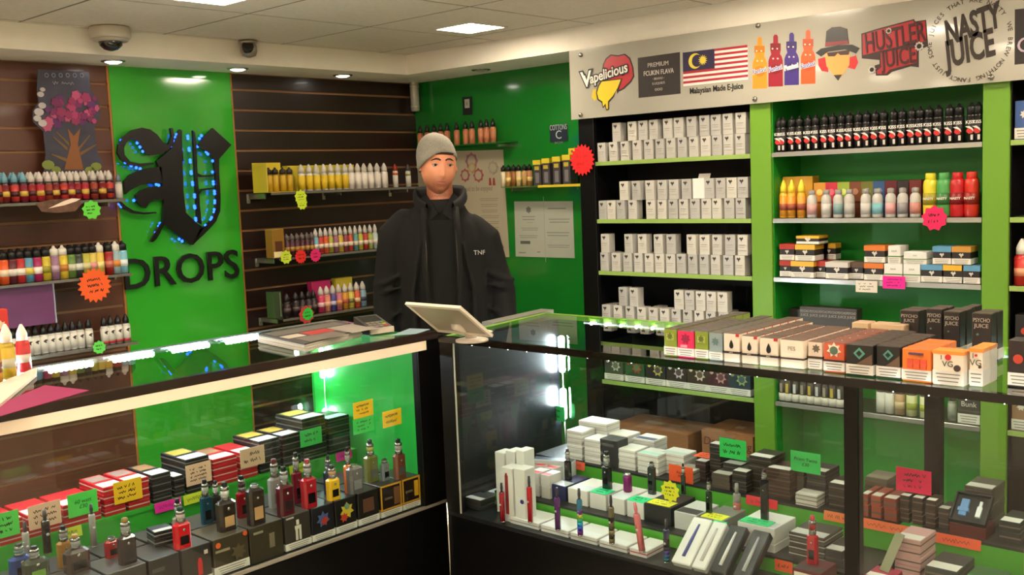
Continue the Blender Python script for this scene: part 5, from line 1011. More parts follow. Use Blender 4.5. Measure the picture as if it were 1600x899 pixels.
p0 = U(594, 521, Z=ZT); ct = thing('card_terminal', 'dark card payment terminal with pale front beside the magazine pile', 'card terminal', (p0.x, p0.y+.03, ZT), R_(-12))
MB().add([(-.042, -.05, 0), (.042, -.05, 0), (.042, .06, 0), (-.042, .06, 0), (-.042, -.05, .022), (.042, -.05, .022), (.042, .06, .052), (-.042, .06, .052)], [(3, 2, 1, 0), (4, 5, 6, 7), (0, 1, 5, 4), (1, 2, 6, 5), (2, 3, 7, 6), (3, 0, 4, 7)]).build('housing', col((52, 48, 46), .35), ct)
MB().box(-.043, .043, -.058, -.05, .004, .022).build('front_bumper', col((206, 190, 172), .35), ct)
MB().add([(-.034, .005, .0375), (.034, .005, .0375), (.034, .05, .0498), (-.034, .05, .0498)], [(0, 1, 2, 3)]).build('screen', col((40, 44, 44), .1), ct)
for r in range(3):
    for c_ in range(4): MB().box(-.032+.017*c_, -.02+.017*c_, -.043+.015*r, -.033+.015*r, .0245+.0041*r, .0275+.0041*r).build('key', col((150, 140, 126) if c_ < 3 else [(190, 60, 50), (206, 180, 60), (70, 150, 70)][r], .4), ct)
# left end of the left counter
for (px, py, h, R, body, cap, lab, lb2, s) in ((39, 581, .135, .0185, (190, 36, 34), (240, 226, 212), (186, 30, 32), (206, 190, 180), 'red bottle with white cone cap standing on the left counter'), (15, 592, .150, .019, (190, 160, 40), (240, 226, 212), (206, 170, 46), (190, 186, 160), 'gold bottle with white cone cap standing on the left counter'), (-8, 602, .16, .021, (200, 150, 30), (240, 226, 212), (196, 140, 40), (120, 60, 30), 'amber bottle with white cap beside the gold bottle on the left counter')):
    q = U(px, py, Z=ZT); bottle(s, (q.x, q.y, ZT), R, h, body, cap, lab, 'drip', 0, None, lab2=lb2)
q = U(8, 572, Z=ZT); carton('red carton with cream swirl behind the bottles on the left counter', 'carton', (q.x, q.y+.03, ZT), .05, .04, .165, (196, 44, 30), rz=0, prints=(('star', (226, 196, 160), .05, .72, .3), ('band', (160, 30, 30), .1, .2)))
t = sheet('leaflet_tray', 'pale flat leaflet tray at the left end of the counter', 'tray', ((-60, 625), (0, 598), (57, 574), (57, 584), (-10, 640)), ZTOP+.0006, (226, 206, 186), .008)
sheet('leaflet', 'magenta leaflet lying near the front edge of the left counter', 'paper', ((-40, 648), (70, 602), (140, 610), (-40, 662)), ZTOP, (150, 34, 86))
# ================================================================ IN THE LEFT COUNTER
def kit(x0, x1, ytop, c, lab, prints=(), strip=.22, Y=YL+.022, d=.125, row=0, frame=None, h=None):
    a, b_ = U(x0, ytop+40, Y=Y), U(x1, ytop+40, Y=Y); b_.x = min(b_.x, 2.2035); w_ = b_.x-a.x-.0015
    return carton(lab, 'box', ((a.x+b_.x)/2, Y+d/2, FZ), w_, d, h or .105, c, tuple(min(255, v+22) for v in c), rz=0, strip=strip, prints=prints, name='kit_box', rough=.3)
yf = (('band', (206, 150, 40), .22, .27), ('rect', (206, 150, 40), -.47, .6, .03, .38), ('rect', (206, 150, 40), .47, .6, .03, .38), ('rect', (206, 150, 40), 0, .97, .5, .025))
kit(630, 664, 757, (34, 22, 18), 'black and gold framed kit box with gold device print next to the end post', yf+(('rect', (222, 166, 40), .28, .62, .1, .24), ('rect', (110, 90, 70), -.15, .58, .18, .03)), .2)
kit(596, 629, 767, (34, 22, 18), 'black and gold framed kit box with brown device print', yf+(('rect', (120, 76, 44), .28, .6, .14, .26), ('rect', (110, 90, 70), -.15, .58, .18, .03)), .2)
kit(561, 594, 782, (30, 26, 22), 'black kit box with brown plate print beside the gold framed boxes', (('rect', (96, 62, 44), 0, .58, .26, .2),))
kit(526, 559, 796, (24, 22, 22), 'black kit box with yellow and red splash print', (('star', (206, 180, 50), .05, .62, .34), ('star', (190, 60, 40), -.1, .45, .2), ('disc', (110, 140, 110), .05, .75, .12)))
kit(489, 525, 808, (28, 26, 30), 'black kit box with red and blue burst print', (('star', (70, 90, 140), 0, .6, .3), ('star', (176, 50, 46), .05, .55, .18)))
kit(447, 488, 822, (54, 48, 42), 'grey kit box with white robot figure print', (('rect', (214, 206, 190), 0, .76, .05, .07), ('rect', (206, 198, 182), 0, .62, .12, .05), ('rect', (206, 198, 182), -.06, .42, .04, .16), ('rect', (206, 198, 182), .07, .42, .04, .16), ('rect', (180, 172, 158), -.3, .93, .14, .02)))
kit(393, 446, 845, (58, 50, 36), 'olive kit box with grey tank print', (('rect', (120, 108, 86), .15, .5, .08, .2), ('rect', (150, 140, 116), -.25, .82, .14, .03)), 0)
kit(336, 392, 862, (62, 52, 36), 'olive kit box with orange dots and swirl print', (('disc', (230, 96, 40), -.36, .82, .07), ('disc', (226, 90, 40), .42, .93, .06), ('rect', (150, 136, 110), -.25, .66, .2, .03), ('star', (90, 76, 54), .2, .5, .22)), .25)
kit(287, 334, 880, (50, 44, 40), 'dark kit box with red device print', (('rect', (196, 34, 34), .1, .4, .08, .18), ('disc', (196, 40, 40), .1, .62, .06), ('rect', (214, 190, 180), .32, .78, .06, .05)), .15)
kit(236, 285, 895, (34, 32, 30), 'plain charcoal kit box left of the red device box', (('rect', (80, 76, 70), -.2, .7, .2, .05),), .15)
kit(170, 234, 905, (56, 50, 48), 'grey kit box with red edge left of the charcoal box', (('rect', (170, 44, 40), -.46, .6, .03, .35),), .15); kit(100, 168, 915, (46, 42, 40), 'dark kit box under the brown device', (), .15); kit(20, 98, 930, (40, 38, 36), 'dark kit box under the lime framed device', (), .15); kit(-60, 18, 940, (40, 38, 36), 'dark kit box under the blue device', (), .15)
for k, (a, b_) in enumerate(((-40, 60), (64, 150), (154, 225), (229, 290), (294, 350), (354, 410), (414, 470), (474, 520), (524, 570), (574, 606))):
    kit(a, b_, 760, (38, 36, 36), 'charcoal kit box in the rear rank carrying devices', (), 0, YL+.155, .115).update_tag()
BT = FZ+.105
for o in list(bpy.data.objects):
    if o.get('label') == 'charcoal kit box in the rear rank carrying devices': o['group'] = 'rear rank of charcoal kit boxes'
def dev(x, yb, yt, wpx, c, lab, Z=BT, **k):
    p = U(x, yb, Z=Z); p.y = min(max(p.y, YL+.045), YL+.25); top = U(x, yt, Y=p.y).z; w_ = wpx*p.length/F_PX*1.0
    return mod(lab, (p.x, p.y, Z), w_, k.pop('d', w_*.62), max(.05, top-Z), c, **k)
dev(628, 748, 684, 20, (120, 66, 44), 'brown and grey device with silver tank next to the end post', panel=(90, 84, 80), tank=(170, 160, 150))
dev(602, 750, 716, 15, (120, 128, 130), 'short silver device left of the brown one', fr=.8); dev(581, 752, 686, 22, (110, 112, 56), 'olive tinted device with tall dark tip', panel=(96, 100, 84), tank=(150, 150, 60))
dev(564, 772, 722, 26, (96, 92, 92), 'grey device in a gold frame', panel=(130, 126, 126), fr=.93, tank=(190, 170, 90)); dev(534, 784, 722, 21, (236, 186, 24), 'bright yellow device with clear tank', tank=(196, 150, 110)); dev(546, 770, 698, 14, (224, 110, 40), 'orange device behind the yellow one', tip=K0)
dev(515, 772, 712, 16, (30, 34, 60), 'dark blue device behind the yellow one', tank=(60, 60, 80)); dev(493, 795, 714, 24, (170, 20, 36), 'crimson device with red drip tip', tip=(150, 30, 40)); dev(466, 786, 706, 16, (120, 24, 44), 'dark red device behind the maroon one')
dev(454, 806, 726, 26, (86, 20, 30), 'maroon device with dark panel', panel=(40, 16, 20)); dev(432, 792, 716, 22, (150, 146, 142), 'silver pistol grip device with red drip tip', tip=(110, 40, 40), panel=(90, 86, 84)); dev(411, 822, 752, 27, (50, 38, 30), 'dark device with carved wood panel beside the silver one', panel=(190, 146, 100), fr=.9)
dev(381, 808, 742, 19, (140, 14, 26), 'red lit device between two wood panel devices', tank=(60, 20, 26)); dev(355, 828, 752, 29, (48, 36, 28), 'dark device with carved wood panel and white tank ring', panel=(196, 152, 104), tank=(206, 200, 190)); dev(340, 812, 750, 14, (36, 34, 34), 'narrow black device beside the wood panel one', tank=(206, 200, 190)); dev(324, 818, 748, 17, (26, 70, 90), 'teal device with white tank ring', tank=(200, 196, 190))
dev(302, 862, 786, 25, (206, 10, 22), 'bright red device with red collar on the dark box', tip=(30, 60, 40), tank=(190, 170, 160)); dev(282, 852, 778, 17, (150, 138, 128), 'grey device beside the bright red one', tank=(150, 146, 140))
dev(200, 880, 808, 25, (44, 24, 24), 'black device with amber drip tip', tip=(150, 120, 60)); dev(176, 870, 838, 20, (170, 26, 30), 'small red canister beside the black device', fr=.85); dev(121, 892, 834, 34, (70, 52, 46), 'brown device with amber drip tip', tip=(176, 130, 70)); dev(103, 885, 820, 20, (176, 124, 50), 'golden brown device behind the brown one')
dev(57, 905, 852, 34, (60, 66, 50), 'green framed device with lime edge', panel=(110, 160, 60)); dev(33, 900, 848, 28, (40, 66, 140), 'blue device beside the lime framed one', tank=(110, 140, 140))
pn = U(80, 868, Z=BT); pen('tall black tube device behind the lime framed one', (pn.x, pn.y+.02, BT), .011, .12, (40, 30, 28)); pn = U(125, 845, Z=BT); pen('tall silver tube device behind the brown one', (pn.x, min(pn.y, YL+.25), BT), .009, .12, (170, 166, 158)); pn = U(33, 880, Z=BT); pen('tall silver tube device behind the blue one', (pn.x, min(pn.y, YL+.25), BT), .009, .12, (170, 166, 158))
for k in range(2):
    q = U(252, 848, Z=BT); flatbox('small black box with pale end in the pair beside the grey device'+('' if k == 0 else ', topmost'), (q.x, min(q.y, YL+.2), BT+.0006+.021*k), .055, .06, .02, (30, 28, 28), R_(-8), None, top=(206, 200, 194), edge=(150, 146, 140))
# stacks of flat boxes on the green step
RB, KB = (186, 30, 36), (40, 36, 36)
def lstack(x0, x1, yb, n, c, lab, hb=.021, dy=0, top=(226, 218, 210), sl=None, dd=.15):
    Y = YRL+.012+dy; a, b_ = U(x0, yb, Y=Y), U(x1, yb, Y=Y); b_.x = min(b_.x, 2.197); w_ = b_.x-a.x-.002
    for k in range(n): flatbox(lab if k < n-1 else lab+', topmost', ((a.x+b_.x)/2+(.002 if k % 2 else 0), Y+dd/2+.0015*(k % 2), Z2L+k*hb), w_-.003, dd, hb, c, 0, (lab+' pile') if n > 2 and k < n-1 else None, top=top, edge=(206, 180, 170) if c == RB else (110, 104, 98), sleeve=sl)
lstack(-70, -4, 860, 3, RB, 'flat red kit box in the stack past the first green card'); lstack(-2, 40, 840, 3, RB, 'flat red kit box in the stack behind the first green card'); lstack(42, 96, 828, 3, RB, 'flat red kit box in the stack behind the cream card'); lstack(98, 160, 812, 3, RB, 'flat red kit box in the stack behind the second green card')
lstack(162, 198, 798, 4, RB, 'flat red kit box in the left stack behind the yellow card', sl=(150, 120, 110)); lstack(200, 236, 788, 4, RB, 'flat red kit box in the right stack behind the yellow card', sl=(150, 120, 110)); lstack(238, 270, 778, 4, KB, 'flat black kit box beside the red stacks', sl=(150, 110, 70)); lstack(272, 290, 770, 3, KB, 'flat black kit box in the low narrow stack', sl=(150, 110, 70))
lstack(292, 331, 765, 5, KB, 'flat black kit box behind the cream card with long note', sl=(170, 150, 60)); lstack(333, 373, 753, 4, RB, 'flat red kit box in the stack between two cream cards', sl=(150, 110, 80)); lstack(375, 404, 742, 4, RB, 'flat red kit box behind the second cream card'); lstack(406, 440, 733, 5, KB, 'flat black kit box right of the second cream card', sl=(196, 160, 60)); lstack(442, 472, 724, 5, KB, 'flat black kit box left of the third green card', sl=(196, 160, 60)); lstack(474, 512, 714, 7, KB, 'flat black kit box behind the third green card', hb=.0205, sl=(196, 176, 80)); lstack(514, 549, 703, 6, KB, 'flat black kit box in the stack with pale green tops', dd=.118, hb=.0205, top=(170, 206, 190))
def lcard(x0, x1, y0, y1, c, lab, sd, txt=None, Y=YRL+.004, lines=3, tl=8):
    a, b_ = U(x0, y0, Y=Y), U(x1, y1, Y=Y); w_ = b_.x-a.x; m = U((x0+x1)/2, (y0+y1)/2, Y=Y); hh = U((x0+x1)/2, (y0+y1)/2-(y1-y0)*.5*.82, Y=Y).z-U((x0+x1)/2, (y0+y1)/2+(y1-y0)*.5*.82, Y=Y).z
    return card(lab, m, w_, hh, c, 0, lines, txt, sd, tilt=0)
NG, NY, CR_ = (84, 214, 84), (246, 196, 26), (238, 196, 164)
lcard(-20, 33, 797, 845, NG, 'green price card leaning on red boxes above the blue device', 40); lcard(42, 98, 782, 828, CR_, 'cream price card between two green ones in the left counter', 41); lcard(104, 155, 765, 809, NG, 'green price card in front of red boxes, beside the cream one', 42, '60 watt\n£30'); lcard(176, 224, 746, 788, NY, 'yellow price card in front of the tall red stack', 43)
lcard(289, 332, 720, 760, CR_, 'cream price card with long note in front of black boxes', 44, lines=4); lcard(374, 415, 696, 732, CR_, 'cream price card over the red and black boxes', 45, lines=2); lcard(468, 504, 667, 699, (72, 206, 100), 'green price card in front of the tallest black stack', 46, lines=2)
YG = YL+.0105
lcard(551, 584, 624, 655, NY, 'yellow card stuck inside the front glass above a green one', 47, Y=YG, lines=3); lcard(551, 585, 650, 679, (66, 200, 90), 'green card stuck inside the front glass below a yellow one', 48, Y=YG, lines=3); lcard(597, 628, 638, 669, NY, 'single yellow card stuck inside the front glass near the end post', 49, Y=YG, lines=2)
for (x, y, wpx, c, lab) in ((251, 780, 42, (234, 30, 160), 'pink card lying on the green step edge in front of black boxes'), (296, 768, 42, (206, 220, 50), 'yellow green card lying on the step edge beside the pink one'), (445, 722, 30, (196, 216, 50), 'yellow green card lying on the step edge under black boxes'), (524, 704, 30, (236, 50, 170), 'pink card on the step edge behind the dark blue device'), (100, 822, 32, (206, 220, 60), 'yellow green card on the step edge under the green price card')):
    p = U(x, y, Z=Z2L); w_ = wpx*p.length/F_PX; t = card(lab, (p.x, YRL-.003, Z2L-.012), w_, .03, c, 0, 1, seed=int(x)); t.rotation_euler = (R_(-8), 0, 0)
# ================================================================ IN THE RIGHT COUNTER
def rspan(x0, x1, yb, X):
    a, b_ = U(x0, yb, X=X).y, U(x1, yb, X=X).y; return (a+b_)/2, abs(a-b_)-.0016
def rstack(x0, x1, yb, X, z, n, hb, c, lab, d=.12, top=W8, edge=None, sl=None, jit=.002):
    yc, w_ = rspan(x0, x1, yb, X)
    for k in range(n): flatbox(lab if k < n-1 or n == 1 else lab+', topmost', (X+d/2+jit*(k % 2), yc+jit*(k % 2), z+k*hb), w_-.003, d, hb, c, RW, (lab+' pile') if n > 2 and k < n-1 else None, top=top, edge=edge, sleeve=sl)
    return z+n*hb, yc
WB = (228, 224, 218)
# front level: white flat boxes carrying pens
for k, (a, b_) in enumerate(((797, 843), (845, 889), (891, 934), (936, 981), (983, 1012))):
    rstack(a, b_, 835+12*k, XR+.03, FZ, 1, .02, WB, 'thin white box lying at the front under the '+['red', 'purple', 'rainbow', 'camouflage', 'pink'][k]+' pen', .1, top=(236, 234, 230), edge=(170, 150, 150) if k < 4 else (196, 60, 80))
def rpen(x, yb, yt, c, lab, r=.0085, z=FZ+.02, **k):
    p = U(x, yb, Z=z); h = U(x, yt, X=p.x).z-z; return pen(lab, (max(p.x, XR+.02), p.y, z), r, h, c, rz=RW, **k)
rpen(829, 817, 745, (196, 20, 34), 'red vape pen on the first white box'); rpen(872, 829, 763, (96, 40, 110), 'purple vape pen on the second white box', .009); rpen(907, 838, 764, (60, 120, 150), 'rainbow coloured vape pen on the third white box', c2=((110, 40, 130), (60, 70, 190), (40, 150, 200), (60, 190, 140), (190, 200, 60), (120, 70, 140)))
rpen(956, 851, 775, (110, 96, 70), 'camouflage vape pen on the fourth white box', c2=((120, 104, 70), (70, 60, 44), (150, 136, 100), (84, 76, 54), (130, 116, 84), (64, 56, 44))); rpen(1000, 865, 789, (226, 120, 126), 'pink vape pen leaning on a clear stand', .0095, tilt=-9, tip=(226, 124, 130))
rpen(1042, 880, 812, (50, 46, 80), 'dark rainbow vape pen at the end of the white boxes', z=FZ, c2=((40, 110, 120), (50, 90, 150), (70, 60, 140), (50, 40, 60), (40, 36, 40), (50, 44, 44))); rpen(782, 818, 757, (170, 18, 34), 'red vape pen in front of the upright white boxes', z=FZ)
for k, (x0, x1, yb, yt, X, lab) in enumerate(((786, 803, 806, 732, XR+.035, 'upright white box with red pen print at the counter end'), (805, 822, 809, 734, XR+.035, 'upright white box with blue seal beside the red pen print box'), (776, 791, 790, 708, XR+.088, 'upright white box in the rear row, left one'), (793, 807, 792, 706, XR+.088, 'upright white box in the rear row, middle one'), (809, 822, 794, 705, XR+.088, 'upright white box in the rear row, right one'))):
    yc, w_ = rspan(x0, x1, yb, X); h = U((x0+x1)/2, yt, X=X).z-FZ
    carton(lab, 'box', (X+.025, yc, FZ), w_, .05, h, WB, (236, 232, 226), prints=((('rect', (150, 40, 46), -.05, .5, .14, .36), ('disc', (150, 40, 46), -.05, .88, .09)) if k == 0 else ((('disc', (60, 50, 130), .2, .42, .16),) if k == 1 else ())), name='pen_box')
rstack(726, 752, 800, XR+.06, FZ, 3, .011, (60, 58, 56), 'small dark flat box low beside the end post', .07, top=(206, 202, 196)); rstack(745, 776, 786, XR+.14, FZ, 2, .012, (170, 176, 176), 'pale flat box behind the small dark boxes', .07, top=(60, 60, 60))
# middle level
for k, (x0, x1, yb, c, lab) in enumerate(((862, 885, 783, (44, 46, 90), 'navy fronted flat box on the middle step'), (887, 919, 790, WB, 'white flat box on the middle step, next to the navy one'), (921, 948, 797, WB, 'white flat box on the middle step under the first green note'), (950, 977, 803, WB, 'white flat box on the middle step between two green notes'), (979, 1007, 810, WB, 'white flat box on the middle step under the second green note'))):
    rstack(x0, x1, yb, XA+.04, ZA, 1, .048, c, lab, .125, top=(214, 218, 220))
M1 = ZA+.048
def rnote(x0, x1, yb, X, z, d, c, lab, sd=1):
    yc, w_ = rspan(x0, x1, yb, X); t = card(lab, (X+d/2, yc, z+.0012), w_, d, c, RW, 2, seed=sd, name='price_note'); t.rotation_euler = (R_(-90), 0, RW); return t
rnote(921, 947, 779, XA+.042, M1, .05, (40, 220, 140), 'green price note on the middle step white boxes, first one', 2); rnote(979, 1006, 789, XA+.042, M1, .05, (40, 220, 140), 'green price note on the middle step white boxes, beside the yellow star', 3)
def rdev(x, yb, yt, wpx, c, lab, z=M1, **k):
    p = U(x, yb, Z=z); h = max(.04, U(x, yt, X=p.x).z-z); w_ = wpx*p.length/F_PX; return mod(lab, (p.x, p.y, z), w_*.8, w_*.55, h, c, rz=RW, **k)
rdev(888, 750, 702, 14, (26, 24, 26), 'black slim device on the white box next to the navy one', tip=(60, 30, 60)); rdev(949, 764, 706, 19, (24, 30, 30), 'black device with silver tank between the green notes', tank=(170, 170, 165)); rdev(1019, 772, 722, 16, (50, 58, 56), 'dark grey device behind the second green note', fr=.85)
p = U(981, 768, Z=M1); t = thing('vape_tank', 'short purple metallic canister on the white boxes', 'vape device', (p.x, p.y, M1), RW); MB().lathe([(.012, 0), (.014, .003), (.014, .046), (.011, .05)], 16).build('canister', col((130, 40, 110), .2, metal=.4), t); MB().lathe([(.010, .05), (.010, .056)], 14).build('rim', CHROME, t)
for k, (x0, x1, yb) in enumerate(((826, 843, 775), (845, 860, 778), (834, 850, 764), (852, 868, 768))):
    rstack(x0, x1, yb, XA+.03 if k < 2 else XA+.1, ZA, 2, .038, (214, 206, 198), 'white box with red top beside the pen boxes, '+['front left pair', 'front right pair', 'rear left pair', 'rear right pair'][k], .06, top=(226, 60, 66), jit=.001)
lb_ = thing('clear_stand', 'long pale box behind the red topped boxes on the middle step', 'box', (XA+.15, rspan(845, 888, 740, XA+.15)[0], ZA), RW+R_(18)); MB().bbox(-.07, .07, -.02, .02, 0, .09, .002).build('box_body', col((196, 204, 204), .2), lb_); MB().box(-.069, .069, -.016, .016, .09, .0906).build('box_lid', col((60, 70, 84), .3), lb_)
p = U(1047, 768, X=XA+.06); card('yellow star price card standing on the middle step', (XA+.06, p.y, p.z), .066, .066, (226, 224, 40), RW, 3, seed=50, star=10)
M2, _ = rstack(1006, 1050, 826, XA+.035, ZA, 1, .055, (40, 40, 38), 'black box with yellow note in front of the yellow star', .13, top=(60, 56, 48)); rnote(1010, 1046, 798, XA+.037, M2, .045, (226, 226, 40), 'yellow price note on the black box', 4)
M2, _ = rstack(1053, 1090, 838, XA+.035, ZA, 1, .05, (206, 206, 202), 'pale grey box between the yellow notes', .12, top=(60, 60, 56)); M2b, _ = rstack(1093, 1130, 848, XA+.03, ZA, 1, .05, (120, 122, 114), 'grey box with yellow note left of the pink pen', .13, top=(180, 182, 178)); rnote(1094, 1128, 812, XA+.035, M2b, .045, (226, 226, 40), 'yellow price note on the grey box', 5)
rnote(1112, 1132, 832, XA+.01, ZA+.0505, .02, (44, 214, 130), 'green price note at the edge of the grey box', 6)
M3, _ = rstack(1152, 1212, 868, XA+.02, ZA, 3, .022, WB, 'white box in the small pile under the black slim device', .12, top=(200, 204, 206)); rnote(1154, 1200, 842, XA+.022, M3, .045, (50, 214, 130), 'green price note on the white pile', 7); rdev(1195, 812, 734, 15, (30, 32, 34), 'tall black slim device on the white pile', z=M3, fr=.8, tip=(80, 40, 40)); rpen(1152, 822, 756, (214, 116, 110), 'pink device with silver tank beside the white pile', .0115, ZA, tip=(150, 146, 140))
rdev(1108, 802, 748, 12, (40, 60, 40), 'dark green device with silver tank behind the yellow notes', z=M2b, tank=(170, 166, 160)); rdev(1068, 772, 725, 9, (60, 56, 52), 'small silver topped device beside the orange card', z=ZA+.05, tank=(190, 186, 180))
# leaning boxes at the front
def lean(x, yb, w_, L_, th, c, lab, pr=None):
    p = U(x, yb, X=XR+.028); t = thing('pen_case', lab, 'box', (XR+.03, p.y, FZ+.001), RW); t.rotation_euler = (R_(38), 0, RW)
    MB().bbox(-w_/2, w_/2, 0, L_, 0, th, .003).build('case_body', col(c, .3), t)
    if pr: MB().tube([(0, L_*.15, th), (0, L_*.5, th), (0, L_*.85, th)], .004, 8, rs=[.005, .005, .003]).build('pen_print', col(pr, .3), t)
    return t
lean(1066, 897, .058, .15, .02, (232, 230, 226), 'white case with blue pen leaning against the step', (70, 76, 140)); lean(1094, 903, .042, .15, .02, (226, 224, 220), 'plain white case leaning beside the blue pen case', (196, 190, 190)); lean(1124, 912, .05, .15, .022, (26, 32, 32), 'black case with white pen leaning against the step', (226, 224, 220)); lean(1160, 920, .05, .15, .022, (22, 28, 28), 'glossy black case leaning beside the red box', (190, 190, 190))
# back level: white stacks
c_e = (190, 176, 170)
for (x0, x1, yb, X, n, c, lab, tp_) in ((886, 911, 722, XBB+.02, 6, WB, 'white flat box in the tall stack beside the light bar', W8), (913, 944, 730, XBB+.015, 5, WB, 'white flat box in the second stack from the light bar', W8), (905, 950, 712, XBB+.10, 7, WB, 'white flat box in the rear white stack', W8), (952, 982, 718, XBB+.11, 5, WB, 'white flat box in the rear stack behind the black case', W8), (965, 994, 742, XBB+.02, 4, WB, 'white flat box in the stack right of the black case', W8), (996, 1030, 752, XBB+.015, 4, WB, 'white flat box in the stack with green label', (170, 214, 200)), (990, 1024, 728, XBB+.11, 5, WB, 'white flat box in the rear stack with blue stripe', (90, 100, 130)), (1032, 1070, 740, XBB+.06, 4, WB, 'white flat box at the right end of the white stacks', (190, 210, 200))):
    rstack(x0, x1, yb, X, ZBB, n, .016, c, lab, .075, top=tp_, edge=c_e)
carton('black upright case among the white stacks', 'box', (XBB+.045, rspan(939, 962, 738, XBB+.01)[0], ZBB), .07, .06, .088, (46, 46, 46), (66, 66, 66), prints=(('rect', (90, 90, 90), 0, .8, .3, .05),))
rstack(1045, 1085, 770, XBB+.012, ZBB, 2, .018, (170, 160, 150), 'dark brown flat box behind the orange card', .07, top=(214, 208, 200), edge=(90, 70, 60))
KD, BR = (48, 44, 42), (70, 46, 38)
for (x0, x1, yb, X, n, h_, c, lab, tp_) in ((1086, 1104, 768, XBB+.05, 3, .02, (60, 44, 42), 'dark plum box left of the green carded stacks', (206, 200, 196)), (1109, 1128, 772, XBB+.07, 6, .019, KD, 'black box in the tall narrow stack beside the first green card', W8), (1112, 1142, 786, XBB+.012, 2, .022, (84, 70, 62), 'brown box in front of the tall narrow stack', (190, 184, 176)), (1130, 1160, 782, XBB+.06, 3, .022, KD, 'black box under the first green card', (196, 190, 184)), (1144, 1168, 790, XBB+.012, 3, .021, KD, 'black box with white top below the first green card', W8), (1170, 1206, 782, XBB+.05, 5, .021, (50, 44, 36), 'black box in the stack with yellow edge', W8), (1198, 1236, 790, XBB+.03, 4, .021, BR, 'brown box in the stack next to the yellow edged one', W8), (1238, 1258, 790, XBB+.07, 4, .02, (90, 80, 72), 'grey brown box behind the second green card', (206, 200, 194)), (1260, 1292, 798, XBB+.06, 4, .022, KD, 'black box with gold letters under the second green card', W8), (1294, 1325, 806, XBB+.03, 3, .024, (40, 30, 28), 'black box with gold letters beside the counter post', W8), (1242, 1278, 800, XBB+.006, 3, .0115, (206, 198, 188), 'thin white box in the low pile on the step edge', W8)):
    rstack(x0, x1, yb, X, ZBB, n, h_, c, lab, .09 if X > XBB+.01 else .05, top=tp_, edge=(96, 80, 70))
def rcard(x0, x1, y0, y1, c, lab, X, sd=0, txt=None, lines=3, tl=0):
    a, b_ = U(x0, y0, X=X), U(x1, y1, X=X); m = U((x0+x1)/2, (y0+y1)/2, X=X); hh = U((x0+x1)/2, (y0+y1)/2-(y1-y0)*.42, X=X).z-U((x0+x1)/2, (y0+y1)/2+(y1-y0)*.42, X=X).z
    return card(lab, m, a.y-b_.y, hh, c, RW, lines, txt, sd)
G2 = (50, 204, 92)
rcard(1124, 1166, 684, 720, G2, 'green price card standing over the black boxes', XBB+.055, 60, lines=2); rcard(1235, 1282, 704, 742, G2, 'green price card with two written lines over the black boxes', XBB+.05, 61, 'Prism Twins\n£30'); rcard(1045, 1083, 726, 758, (246, 92, 40), 'orange price card standing on the upper step edge', XBB+.004, 62, 'Aspire\nMini'); rcard(1400, 1455, 730, 774, (246, 24, 84), 'bright pink price card right of the counter post', XBB+.03, 63, lines=3)
rcard(853, 883, 632, 660, (40, 180, 90), 'green card hanging beside the light bar', 2.76, 64, lines=2)
def edge_note(x, y, wpx, c, lab, sd):
    p = U(x, y, X=XBB-.002); w_ = wpx*p.length/F_PX*1.15; t = card(lab, (XBB-.0025, p.y, ZBB-.011), w_, .026, c, RW, 1, seed=sd, name='price_note'); t.rotation_euler = (R_(-10), 0, RW)
edge_note(898, 716, 34, (246, 100, 70), 'orange note on the upper step edge under white boxes', 70); edge_note(1190, 778, 46, (240, 50, 60), 'red note on the upper step edge under brown boxes', 71); edge_note(1309, 812, 38, (250, 130, 70), 'orange note on the step edge left of the counter post', 72); edge_note(1385, 820, 72, (250, 120, 70), 'long orange note on the step edge right of the counter post', 73); edge_note(1495, 846, 58, (250, 100, 60), 'orange note on the step edge under the open case', 74)
rnote(1082, 1108, 716, XBB+.08, ZBB+.062, .05, (240, 90, 50), 'orange note lying on the dark plum boxes', 8)
# front right of section one
rstack(1232, 1290, 872, XA+.03, ZA, 4, .016, (70, 64, 60), 'dark box with white end label behind the red device', .11, top=(206, 202, 196), edge=(190, 184, 176)); rstack(1288, 1318, 880, XA+.02, ZA, 2, .022, (60, 58, 54), 'grey box with white label beside the counter post', .1, top=(206, 200, 192))
mz, _ = rstack(1237, 1284, 940, XR+.03, FZ, 1, .075, (96, 22, 28), 'dark red box with white label carrying the red device', .09, top=(70, 60, 60)); yc, w_ = rspan(1237, 1284, 900, XR+.03); MB().box(-w_*.42, w_*.42, -.0006, 0, -.02, .02).build('warning_label', col((226, 214, 200)), thing('box_label', 'white warning label sheet stuck on the dark red box', 'label', (XR+.0292, yc, FZ+.048), RW))
rdev(1270, 880, 806, 20, (176, 14, 34), 'red pen style device standing on the dark red box', z=mz, fr=.6, tank=(150, 20, 34), tip=(190, 60, 70))
edge2 = card('orange note low beside the dark red box', (XA-.002, rspan(1214, 1236, 880, XA)[0], ZA-.02), .05, .03, (250, 96, 40), RW, 1, seed=75, name='price_note')
